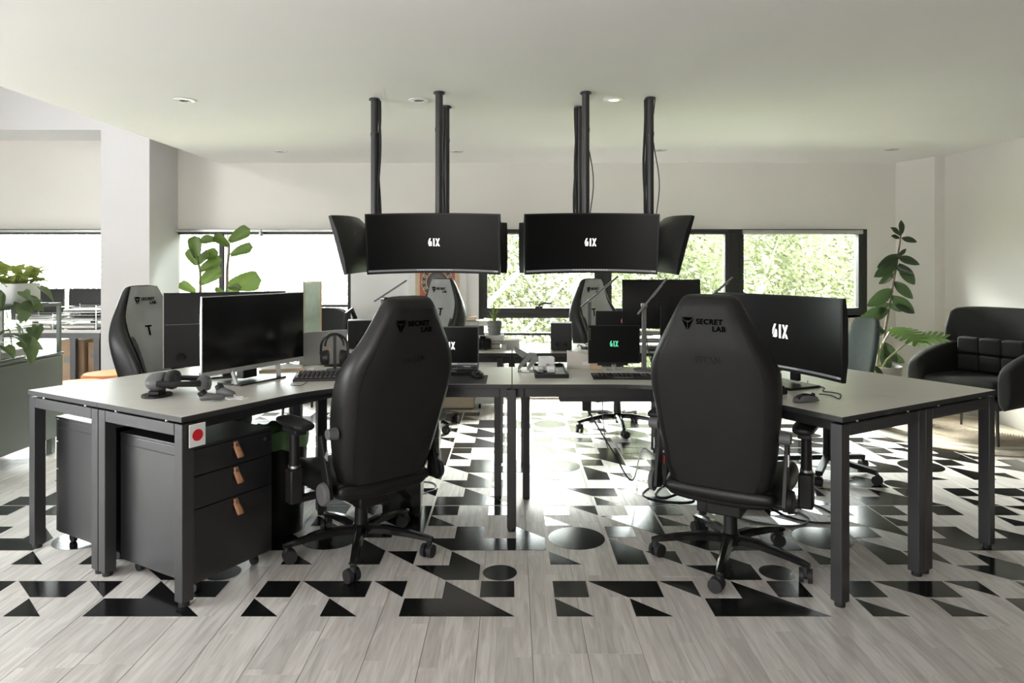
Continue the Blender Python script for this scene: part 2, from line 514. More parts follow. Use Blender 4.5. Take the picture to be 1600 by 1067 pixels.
for tx in range(-3, 4):
    for ty in range(3):
        for me, cx_, cy_ in _dm:
            X, Y = GX + tx * 1.2 + cx_, GY + ty * 1.2 + cy_
            if X < -2.84 or X > XR - 0.12 or abs(X) > 0.75 * Y + 0.3: continue
            put('floor_decal', me, floor, loc=(X, Y, 0))

# ---- ceiling with the step up to the tall bay
S(MB().box((XE, YF, CE), (XR + 0.1, YB + 0.2, CE + 0.25)).build('ceiling', 'ceiling', smooth=0))
S(MB().box((XE, YF, CE + 0.25), (XE + 0.12, 6.31, TOP)).build('wall_void', 'white_wall', smooth=0))
# roof of the tall bay: a rim around the skylight
SKL = ((-5.25, -4.95, 3.6, 4.5), (-4.2, -3.35, 0.9, 2.3))       # bay skylight, then an unseen one added to light the front floor
rim = S(MB().box((XL, YF, TOP), (-5.25, YB + 0.2, TOP + 0.15)).build('ceiling_bay', 'white_wall', smooth=0))
for lo, hi in (((-3.35, YF), (XE + 0.12, YB + 0.2)), ((-4.2, YF), (-3.35, 0.9)), ((-4.2, 2.3), (-3.35, YB + 0.2)), ((-5.25, YF), (-4.2, 3.6)), ((-4.95, 3.6), (-4.2, 4.5)), ((-5.25, 4.5), (-4.2, YB + 0.2))):
    MB().box((lo[0], lo[1], TOP), (hi[0], hi[1], TOP + 0.15)).build('ceiling_panel', 'white_wall', rim, smooth=0)
for x0_, x1_, y0_, y1_ in SKL:
    MB().box((x0_, y0_, TOP + 0.1), (x1_, y1_, TOP + 0.106)).build('skylight_pane', 'glass', rim, smooth=0)

# ---- walls
S(MB().box((XL, YF - 0.2, 0), (XR + 0.1, YF, TOP)).build('wall_behind', 'dark_wall', smooth=0))
S(MB().box((XL - 0.2, YF - 0.2, 0), (XL, YB + 0.2, TOP + 0.15)).build('wall_left', 'white_wall', smooth=0))
S(MB().box((XR, 4.9, 0), (XR + 0.2, YB + 0.2, CE)).build('wall_right', 'wall', smooth=0))
S(MB().box((XR, YF - 0.2, 0), (XR + 0.2, 4.9, CE)).build('wall_right_front', 'dark_wall', smooth=0))  # unseen front stretch, darkened to cut bounced light
# shallow pier in the right rear corner
S(MB().prism([(3.85, YB), (3.99, 6.45), (XR, 6.45), (XR, YB)], 0, CE).build('wall_pier', 'wall', smooth=0))
# column and beams of the tall bay
S(MB().box((-3.80, 6.31, 0), (-3.352, YB, TOP)).build('wall_column', 'white_wall', smooth=0))
S(MB().box((XL, 6.31, 2.585), (-3.80, YB + 0.2, TOP)).build('wall_beam', 'white_wall', smooth=0))
S(MB().box((-3.352, 6.31, 2.50), (XE + 0.12, YB + 0.2, TOP)).build('wall_lintel', 'white_wall', smooth=0))
# back wall around the window openings
W1 = (-6.0, -3.80, 0.42, wz(358)); W2 = (wx(278), wx(548), 0.28, wz(358)); W3 = (wx(748), wx(1355), 0.012, wz(358))
SILL = wz(492)
bw = S(MB().box((W2[1], YB, 0), (W3[0], YB + 0.2, W3[3])).build('wall_back', 'pillar_white', smooth=0))
for lo, hi in (((XL, YB, W1[3]), (-3.352, YB + 0.2, 2.6)), ((-3.352, YB, W2[3]), (XR, YB + 0.2, 2.52)),
               ((XL, YB, 0), (W1[0], YB + 0.2, W1[3])), ((W1[0], YB, 0), (W1[1], YB + 0.2, W1[2])), ((-3.80, YB, 0), (W2[0], YB + 0.2, W1[3])),
               ((W2[0], YB, 0), (W2[1], YB + 0.2, W2[2])), ((W3[1], YB, 0), (XR, YB + 0.2, W3[3])), ((wx(1147), YB, 0), (W3[1], YB + 0.2, SILL))):
    MB().box(lo, hi).build('wall_panel', 'wall', bw, smooth=0)

# ---- windows
def frame_bar(win, x0, x1, z0, z1, name='window_frame', y0=0.0, y1=0.08, m='frame_black'):
    return MB().box((x0, YB + y0, z0), (x1, YB + y1, z1)).build(name, m, win, smooth=0, bevel=0.003)
def pane(win, x0, x1, z0, z1):
    return MB().box((x0, YB + 0.035, z0), (x1, YB + 0.041, z1)).build('pane', 'glass', win, smooth=0)
# window behind the far left desk
w1 = struct('window_1')
frame_bar(w1, W1[0], W1[1], wz(366), W1[3]); frame_bar(w1, W1[0], W1[1], W1[2], W1[2] + 0.05)
frame_bar(w1, W1[0], W1[0] + 0.05, W1[2] + 0.05, wz(366)); frame_bar(w1, -5.6, -5.54, W1[2] + 0.05, wz(366))
pane(w1, W1[0] + 0.05, -5.6, W1[2] + 0.05, wz(366)); pane(w1, -5.54, W1[1], W1[2] + 0.05, wz(366))
MB().box((W1[0], YB - 0.06, wz(363)), (W1[1], YB - 0.004, wz(359.5))).build('blind_rail', 'alu', w1, smooth=0)
# window behind the fig
w2 = struct('window_2')
frame_bar(w2, W2[0], W2[1], wz(366), W2[3]); frame_bar(w2, W2[0], W2[1], W2[2], W2[2] + 0.05)
frame_bar(w2, wx(543), W2[1], W2[2] + 0.05, wz(366)); frame_bar(w2, wx(342), wx(349), W2[2] + 0.05, wz(366))
frame_bar(w2, wx(349.2), wx(355), W2[2] + 0.05, wz(366), y0=0.01, m='alu')
frame_bar(w2, wx(355), wx(543), wz(480), wz(476), y0=0.012)
pane(w2, W2[0], wx(342), W2[2] + 0.05, wz(366)); pane(w2, wx(355), wx(543), wz(476), wz(366)); pane(w2, wx(355), wx(543), W2[2] + 0.05, wz(480))
MB().box((W2[0] + 0.01, YB - 0.06, wz(362.5)), (wx(408), YB - 0.004, wz(359))).build('blind_rail', 'alu', w2, smooth=0)
MB().box((wx(412), YB - 0.06, wz(362.5)), (W2[1], YB - 0.004, wz(359))).build('blind_rail', 'alu', w2, smooth=0)
MB().box((wx(408.5), YB - 0.07, wz(369)), (wx(411.5), YB - 0.004, wz(359))).build('blind_bracket', 'white', w2, smooth=0)
# long window on the right
w3 = struct('window_3')
frame_bar(w3, W3[0], W3[1], wz(366), W3[3])
frame_bar(w3, W3[0], wx(756), W3[2], wz(366)); frame_bar(w3, wx(1346), W3[1], SILL, wz(366))
frame_bar(w3, wx(934), wx(942), W3[2], wz(366)); frame_bar(w3, wx(942.3), wx(950), W3[2], wz(366), y0=-0.012)
frame_bar(w3, wx(1138), wx(1146), W3[2], wz(366), y0=-0.012); frame_bar(w3, wx(1146.3), wx(1156), SILL, wz(366))
def window_field(x0, x1, full=True):
    frame_bar(w3, x0, x1, wz(497), wz(490)); frame_bar(w3, x0, x1, wz(489.5), wz(481), 'sash_rail', y0=-0.014)
    frame_bar(w3, x0, x0 + 0.035, wz(481), wz(366), 'sash_stile', y0=-0.014); frame_bar(w3, x1 - 0.035, x1, wz(481), wz(366), 'sash_stile', y0=-0.014)
    pane(w3, x0 + 0.035, x1 - 0.035, wz(481), wz(366))
    if full:
        frame_bar(w3, x0, x1, wz(524), wz(520)); frame_bar(w3, x0, x1, W3[2], W3[2] + 0.05)
        pane(w3, x0, x1, wz(520), wz(497)); pane(w3, x0, x1, W3[2] + 0.05, wz(524))
window_field(wx(756), wx(934)); window_field(wx(950), wx(1138)); window_field(wx(1156), wx(1346), False)
for a, b in ((756, 934), (952, 1136), (1158, 1344)):
    MB().cyl((wx(a), YB - 0.04, wz(363)), (wx(b), YB - 0.04, wz(363)), 0.022).build('blind_rail', 'alu' if a > 1000 else 'frame_black', w3)
hd = MB().box((wx(836), YB - 0.03, wz(482)), (wx(848), YB - 0.01, wz(478)))
hd.tube([(wx(842), YB - 0.03, wz(479)), (wx(843), YB - 0.06, wz(475)), (wx(850), YB - 0.065, wz(473)), (wx(862), YB - 0.065, wz(474))], 0.011)
hd.build('window_handle', 'frame_black', w3)
# frames added around the unseen fill panels left of and behind the camera
w4 = struct('fill_frame_left')
for y0_, y1_, z0_, z1_ in ((-0.66, -0.6, 0.24, 1.76), (3.0, 3.06, 0.24, 1.76), (-0.6, 3.0, 0.24, 0.3), (-0.6, 3.0, 1.7, 1.76)):
    MB().box((XL + 0.001, y0_, z0_), (XL + 0.06, y1_, z1_)).build('window_frame', 'frame_black', w4, smooth=0)
w5 = struct('fill_frame_rear')
for x0_, x1_, z0_, z1_ in ((-3.86, -3.8, 0.49, 2.21), (-0.8, -0.74, 0.49, 2.21), (-3.8, -0.8, 0.49, 0.55), (-3.8, -0.8, 2.15, 2.21)):
    MB().box((x0_, YF + 0.001, z0_), (x1_, YF + 0.06, z1_)).build('window_frame', 'frame_black', w5, smooth=0)
# baseboards
S(MB().box((W2[1], YB - 0.012, 0), (W3[0], YB - 0.001, 0.08)).build('baseboard_back', 'white_wall', smooth=0))

# ---- downlights
def downlight(px, py, lit, label):
    p = PZ(px, py, CE)
    t = thing('downlight', label, 'downlight', p, group='recessed ceiling downlights')
    MB().lathe([(0.034, -0.002), (0.034, -0.008), (0.062, -0.006), (0.066, -0.001)], n=24, caps=False).build('trim_ring', 'white_gloss', t)
    MB().lathe([(0.036, -0.0035), (0.02, -0.001), (0.001, -0.001)], n=20, caps=False).build('lamp_face', 'lamp_glow' if lit else 'lamp_dark', t)
downlight(289, 156, 0, 'unlit round downlight nearest the tall bay on the left')
downlight(655, 156, 0, 'unlit round downlight between the left ceiling poles')
downlight(959, 155, 1, 'lit round downlight between the right ceiling poles')
downlight(438, 236, 0, 'small downlight above the window with the fig plant')
downlight(713, 236, 0, 'small downlight near the back wall right of the left poles')
downlight(1031, 234, 0, 'small downlight behind the rightmost ceiling pole')
downlight(1393, 233, 0, 'small downlight in the right rear corner above the rubber plant')

# ================================================================== OUTSIDE
S(MB().box((-60, YB + 0.6, -4.2), (60, 120, -4.0)).build('ground', 'lawn', smooth=0))
def tree(loc, h, rad, leaf, nleaf, size, label, seed, base=1.5, branches=6, tw=0.16):
    rnd = random.Random(seed)
    t = thing('tree', label, 'tree', loc, group='trees beyond the windows')
    tr = MB()
    tr.tube([(0, 0, 0), (0.06, 0, h * 0.35), (0.0, 0.05, h * 0.7), (0.1, 0, h * 0.9)], [tw, tw * 0.8, tw * 0.5, tw * 0.2], 8)
    tips = []
    for k in range(branches):
        a = 2 * pi * k / branches + rnd.random()
        z0 = h * (0.28 + 0.4 * rnd.random())
        ln = rad * (0.7 + 0.4 * rnd.random())
        e1 = Vector((cos(a) * ln * 0.5, sin(a) * ln * 0.5, z0 + ln * 0.5)); e2 = Vector((cos(a) * ln, sin(a) * ln, z0 + ln * (0.8 + 0.5 * rnd.random())))
        tr.tube([(0, 0, z0), e1, e2], [tw * 0.42, tw * 0.28, tw * 0.08], 6)
        tips += [e1, e2, (e1 + e2) / 2]
    tr.build('trunk', 'tree_bark', t)
    clumps = [(Vector((rnd.gauss(0, rad * 0.5), rnd.gauss(0, rad * 0.5), base + (h - base) * rnd.random())), rad * (0.22 + 0.28 * rnd.random())) for _ in range(26)]
    clumps += [(p, rad * 0.32) for p in tips]
    fo = MB(); vs = []; fs = []
    for i in range(nleaf):
        c, r = clumps[i % len(clumps)]
        d = Vector((rnd.gauss(0, 1), rnd.gauss(0, 1), rnd.gauss(0, 1))).normalized() * r * rnd.random() ** 0.4
        p = c + d
        n = Vector((rnd.gauss(0, 1), rnd.gauss(0, 1), rnd.gauss(0, 1) + 0.6)).normalized()
        u = n.cross(Vector((rnd.random(), rnd.random(), rnd.random() + 0.1))).normalized(); v = n.cross(u)
        s = size * (0.6 + 0.8 * rnd.random())
        b = len(vs)
        vs += [p - u * s, p + v * s * 0.45, p + u * s, p - v * s * 0.45]; fs.append((b, b + 1, b + 2, b + 3))
    fo.v = [tuple(p) for p in vs]; fo.f = fs; fo.mi = [0] * len(fs)
    f = fo.build('foliage', leaf, t, smooth=0); f['kind'] = 'stuff'
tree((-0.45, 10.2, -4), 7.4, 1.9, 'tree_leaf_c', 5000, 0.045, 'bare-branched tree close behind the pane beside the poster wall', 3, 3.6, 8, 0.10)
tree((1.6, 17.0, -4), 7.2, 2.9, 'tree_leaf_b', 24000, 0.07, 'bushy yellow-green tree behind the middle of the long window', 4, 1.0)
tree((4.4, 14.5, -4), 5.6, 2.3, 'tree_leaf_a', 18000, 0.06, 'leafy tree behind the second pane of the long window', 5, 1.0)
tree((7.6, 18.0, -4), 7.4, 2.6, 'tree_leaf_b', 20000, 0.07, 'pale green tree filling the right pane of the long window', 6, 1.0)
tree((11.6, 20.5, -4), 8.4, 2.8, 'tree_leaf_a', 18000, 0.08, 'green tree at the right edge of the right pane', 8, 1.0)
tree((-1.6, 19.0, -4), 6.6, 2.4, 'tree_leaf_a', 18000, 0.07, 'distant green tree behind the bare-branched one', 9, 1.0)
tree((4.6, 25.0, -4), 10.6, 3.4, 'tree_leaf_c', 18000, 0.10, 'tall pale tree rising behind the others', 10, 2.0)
tree((-7.6, 26.0, -4), 5.4, 2.4, 'tree_leaf_haze', 7000, 0.10, 'hazy round tree behind the window with the fig plant', 11, 2.5)
tree((-16.5, 28.0, -4), 7.4, 3.0, 'tree_leaf_haze', 8000, 0.11, 'hazy pale tree behind the far left window', 12, 2.0)
tree((-12.2, 25.0, -4), 5.6, 1.7, 'tree_leaf_haze', 5000, 0.10, 'small hazy tree between the two left windows', 13, 2.0)
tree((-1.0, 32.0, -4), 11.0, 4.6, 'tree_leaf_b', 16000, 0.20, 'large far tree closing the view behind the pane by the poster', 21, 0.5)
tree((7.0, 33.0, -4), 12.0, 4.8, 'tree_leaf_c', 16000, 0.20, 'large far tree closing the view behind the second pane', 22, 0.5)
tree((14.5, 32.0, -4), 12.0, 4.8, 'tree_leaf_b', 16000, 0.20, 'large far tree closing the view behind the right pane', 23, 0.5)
tb = thing('apartment_tower', 'pale hazy apartment block far behind the window with the fig plant', 'building', (-23, 75, -4))
MB().box((-7, 0, 0), (6, 8, 10.2)).build('tower_wall', 'tower_wall', tb, smooth=0)
wmesh = MB().box((-0.5, -0.08, 0), (0.5, 0.02, 1.1)).mesh('tower_window', 'tower_glass', smooth=0)
for j in range(4):
    for i in range(8):
        put('tower_window', wmesh, tb, loc=(-6.0 + i * 1.55, 0, 2.2 + j * 2.0))
# ================================================================== DESKS
DT = 0.745                    # desk top height
DD = 0.58                     # desk depth
def V2(a): return Vector((cos(a), sin(a)))
def boomerang(label, O, a1, a2, L1, L2, ends, mid=0.33, front_shared=None, group='angled desks of the two clusters'):
    """Angled desk: outer corner O, wings along angles a1 and a2 (degrees, 120 apart)."""
    O = Vector(O)
    d1, d2 = V2(R(a1)), V2(R(a2))
    bis = (d1 + d2).normalized()
    def nrm(d, other):
        n = Vector((-d.y, d.x))
        return n if n.dot(other) > 0 else -n
    n1, n2 = nrm(d1, d2), nrm(d2, d1)
    I = O + bis * DD / sin(R(60))
    r = 0.6
    t = r / math.tan(R(60))
    C = I + bis * r / sin(R(60))
    p1, p2 = I + d1 * t, I + d2 * t
    aa = [C + (p1 - C) * 1.0]
    ang1 = atan2((p1 - C).y, (p1 - C).x); ang2 = atan2((p2 - C).y, (p2 - C).x)
    da = (ang2 - ang1 + pi) % (2 * pi) - pi
    arc = [C + Vector((cos(ang1 + da * i / 10), sin(ang1 + da * i / 10))) * r for i in range(11)]
    poly = [O, O + d1 * L1, O + d1 * L1 + n1 * DD] + arc + [O + d2 * L2 + n2 * DD, O + d2 * L2]
    root = thing('angled_desk', label, 'desk', (O.x, O.y, 0), group=group)
    loc = lambda p: (p[0] - O.x, p[1] - O.y)
    MB().prism([loc(p) for p in poly], DT - 0.022, DT, top_mat=1).build('desktop', ['edge_black', 'desk_top'], root, smooth=0, bevel=0.0015)
    W = 0.05
    ft = DT - 0.031
    for (d, n, L, style) in ((d1, n1, L1, ends[0]), (d2, n2, L2, ends[1])):
        e = Vector(loc(O + d * L)) - d * 0.004
        rot = Euler((0, 0, atan2(d.y, d.x)))
        def tubebox(name, c, sx, sy, z0, z1):
            return MB().cbox((c.x, c.y, (z0 + z1) / 2), (sx, sy, z1 - z0), rot).build(name, 'steel_black', root, smooth=0, bevel=0.003)
        back_off, front_off = W / 2 + 0.002, DD - W / 2 - 0.002
        if style == 'end':
            for off in (back_off, front_off):
                c = e - d * W / 2 + n * off
                tubebox('leg', c, W, W, 0.02, ft)
                MB().cyl((c.x, c.y, 0), (c.x, c.y, 0.021), 0.02, n=12).build('foot_glide', 'rubber', root)
            c = e - d * W / 2 + n * DD / 2
            tubebox('end_rail', c, W, DD - 2 * W - 0.006, ft - 0.048, ft)
            for k in (0.2, 0.8):
                cc = e - d * 0.012 + n * DD * k
                MB().cyl((cc.x, cc.y, ft), (cc.x, cc.y, DT - 0.022), 0.006, n=8).build('spacer', 'metal', root)
        else:   # shared centre leg: only the pieces that stand on this side
            c = e - d * 0.075 + n * (0.05)
            tubebox('leg', c, 0.04, W, 0.02, ft)
            MB().cyl((c.x, c.y, 0), (c.x, c.y, 0.021), 0.02, n=12).build('foot_glide', 'rubber', root)
            if style == 'centre_leg':
                c = e + n * (DD - 0.06) + d * 0.004
                tubebox('leg', c, 0.046, 0.06, 0.02, ft)
                MB().cyl((c.x, c.y, 0), (c.x, c.y, 0.021), 0.02, n=12).build('foot_glide', 'rubber', root)
            c = e - d * 0.03 + n * DD / 2
            tubebox('end_rail', c, 0.05, DD - 0.14, ft - 0.048, ft)
        # beam along the wing
        for off in (0.14, DD - 0.10):
            a = e - d * 0.06 + n * off
            b = e - d * (L - 0.30) + n * off
            MB().bar((a.x, a.y, ft - 0.025), (b.x, b.y, ft - 0.025), 0.04, 0.045).build('beam', 'steel_black', root, smooth=0)
    c = Vector(loc(O + bis * mid))
    MB().cbox((c.x, c.y, (0.02 + ft) / 2), (W, W, ft - 0.02), Euler((0, 0, atan2(bis.y, bis.x)))).build('leg', 'steel_black', root, smooth=0, bevel=0.003)
    MB().cyl((c.x, c.y, 0), (c.x, c.y, 0.021), 0.02, n=12).build('foot_glide', 'rubber', root)
    MB().prism([loc(O + bis * 0.1), loc(O + d1 * 0.4 + n1 * 0.1), loc(O + d1 * 0.4 + n1 * 0.4), loc(O + bis * 0.6), loc(O + d2 * 0.4 + n2 * 0.4), loc(O + d2 * 0.4 + n2 * 0.1)], ft, DT - 0.0225).build('corner_plate', 'steel_black', root, smooth=0)
    return root
LW = 1.18
HX, HY1, HY2 = 1.187, 3.945, 4.565
boomerang('near left angled desk with pale top, drawers beneath its end', (-HX, HY1), 0, -120, HX - 0.002, LW, ('centre_leg', 'end'))
boomerang('near right angled desk with pale top and open black legs', (HX, HY1), 180, -60, HX - 0.002, LW, ('centre', 'end'))
boomerang('far left angled desk seen behind the laptop, speaker at its bend', (-HX, HY2), 0, 120, HX - 0.002, LW, ('centre_leg', 'end'))
boomerang('far right angled desk carrying the large black monitor, lamps on it', (HX, HY2), 180, 60, HX - 0.002, LW, ('centre', 'end'))
VX = 1.006
boomerang('outer left angled desk joined along the near left desk', (-VX - 0.002, 4.255), -120, 120, 1.538, 1.538, ('end', 'end'))
boomerang('outer right angled desk joined along the near right desk, bare top', (VX + 0.002, 4.255), -60, 60, 1.538, 1.538, ('end', 'end'))

# under-desk cable tray below the near right desk
t = thing('cable_tray', 'black steel cable tray under the front edge of near right desk', 'cable tray', (0.58, 3.62, 0.62))
MB().box((-0.33, -0.06, 0.0), (0.33, 0.06, 0.004)).box((-0.33, -0.06, 0.004), (0.33, -0.056, 0.06)).box((-0.33, 0.056, 0.004), (0.33, 0.06, 0.06)).build('trough', 'steel_black', t, smooth=0)
for s in (-0.3, 0.3):
    MB().box((s - 0.01, -0.062, 0.04), (s + 0.01, 0.062, 0.096)).build('hanger', 'steel_black', t, smooth=0)
MB().box((-0.21, -0.05, -0.05), (-0.165, -0.01, 0.0)).build('power_block', 'plastic', t, smooth=0)

# ------------------------------------------------------------------ drawer pedestals
def pedestal(label, c, rz, tabs=True):
    """local: drawers face -Y, x along the desk wing."""
    t = thing('drawer_pedestal', label, 'drawer unit', (c[0], c[1], 0), rz, group='mobile drawer pedestals')
    w, d, z0, z1 = 0.39, 0.50, 0.058, 0.608
    MB().box((-w / 2, -d / 2 + 0.02, z0), (w / 2, d / 2, z1 - 0.012)).build('body', 'pedestal', t, smooth=0, bevel=0.003)
    MB().box((-w / 2 - 0.001, -d / 2, z1 - 0.0115), (w / 2 + 0.001, d / 2 + 0.001, z1)).build('top_panel', 'pedestal', t, smooth=0, bevel=0.002)
    for s in (-1, 1):
        MB().box((s * w / 2 - 0.003, -d / 2 + 0.02, z1 - 0.052), (s * w / 2 + 0.003, d / 2, z1 - 0.049)).build('side_groove', 'edge_black', t, smooth=0)
    for a, b in ((0.490, 0.594), (0.358, 0.486), (z0 + 0.002, 0.354)):
        dr = MB().box((-w / 2 + 0.002, -d / 2, a), (w / 2 - 0.002, -d / 2 + 0.019, b)).build('drawer', 'pedestal', t, smooth=0, bevel=0.002)
        zc = b - 0.030
        y = -d / 2
        def tab(u, v):
            if v < .55:
                k = v / .55; return ((u - .5) * (.022 + .010 * k) + .010 * k, y - .0045 - .022 * sin(k * pi * .5) ** 2, zc + .024 - .068 * k)
            k = (v - .55) / .45
            return ((u - .5) * (.032 - .010 * k) + .010 * (1 - k), y - .0265 + .0235 * k, zc - .044 + .05 * k)
        MB().grid(tab, 3, 14).build('pull_tab', 'tan_leather', dr, solid=0.003)
        MB().cyl((0.001, y - 0.013, zc + 0.012), (0.001, y - 0.004, zc + 0.012), 0.007, n=10).build('tab_screw', 'metal', dr)
    MB().cyl((w / 2 - 0.035, -d / 2 - 0.004, 0.562), (w / 2 - 0.035, -d / 2 + 0.002, 0.562), 0.009, n=12).build('lock', 'metal', t)
    for sx in (-1, 1):
        for sy in (-1, 1):
            cx_, cy_ = sx * (w / 2 - 0.05), sy * (d / 2 - 0.06)
            m = MB().cyl((cx_ - 0.009, cy_, 0.022), (cx_ + 0.009, cy_, 0.022), 0.022, n=14)
            m.box((cx_ - 0.012, cy_ - 0.012, 0.034), (cx_ + 0.012, cy_ + 0.012, 0.057))
            m.build('castor', 'rubber', t)
dirw = Vector((0.5, 0.866)); nin = Vector((0.866, -0.5))
Opt = Vector((-HX, HY1)) - dirw * LW           # outer end corner of the near left wing
pc = Opt + dirw * (0.075 + 0.195) + nin * (DD - 0.035 - 0.25)
pedestal('black drawer pedestal with three tan leather pulls under near left desk', pc, atan2(dirw.y, dirw.x))
pc2 = Opt + dirw * (0.10 + 0.195) - nin * (DD - 0.045 - 0.25)
pedestal('dark drawer pedestal under the end of outer left desk, back row', pc2, atan2(dirw.y, dirw.x) + pi)

# white card with a red dot hung on the front leg
A = Opt + nin * DD
cc = A + dirw * 0.062 + nin * 0.006
t = thing('hanging_card', 'small white card with a red dot hung on near left desk leg', 'card', (cc.x, cc.y, 0.665), atan2(dirw.y, dirw.x))
MB().box((-0.036, -0.004, -0.045), (0.036, 0.0, 0.045)).build('card', 'white', t, smooth=0, bevel=0.003)
MB().cyl((0, -0.0055, 0), (0, -0.0035, 0), 0.023, n=24).build('red_dot', 'red', t)
# ================================================================== GAMING CHAIRS
def interp(tab, t):
    for (a, va), (b, vb) in zip(tab, tab[1:]):
        if t <= b:
            k = (t - a) / (b - a) if b > a else 0
            return va + (vb - va) * k
    return tab[-1][1]
HW = [(0, .205), (.06, .222), (.2, .240), (.4, .258), (.56, .270), (.64, .263), (.70, .243), (.76, .216), (.82, .188), (.88, .162), (.93, .140), (.97, .122), (.99, .108), (1, .085)]
FB = [(0, .07), (.12, .135), (.28, .175), (.45, .165), (.6, .125), (.72, .080), (.82, .055), (1, .035)]
BL = 0.84
SHIELD = [[(-1, 1), (1, 1), (0.36, 0.42), (-0.36, 0.42)], [(-1.06, .78), (-.5, .28), (-.12, .1), (-.12, -1.2)], [(1.06, .78), (.5, .28), (.12, .1), (.12, -1.2)]]
def logo(chair_part, org, xd, yd, s, with_text=True, mt='logo_black'):
    rot = frame_rot(xd, yd)
    b = MB()
    for p in SHIELD: b.prism([(x * s * 0.5, y * s * 0.5) for x, y in p], 0, 0.0016)
    b.build('shield_mark', mt, chair_part, smooth=0, loc=org, rot=rot)
    if with_text:
        me = text_mesh('SECRET', s * 0.62, mt, bold=s * 0.018, space=1.12, align='LEFT')
        put('lettering', me, chair_part, loc=Vector(org) + Vector(xd) * s * 0.75 + Vector(yd) * s * 0.14, rot=rot)
        me = text_mesh('LAB', s * 0.62, mt, bold=s * 0.018, space=1.12, align='LEFT')
        put('lettering', me, chair_part, loc=Vector(org) + Vector(xd) * s * 2.15 - Vector(yd) * s * 0.46, rot=rot)

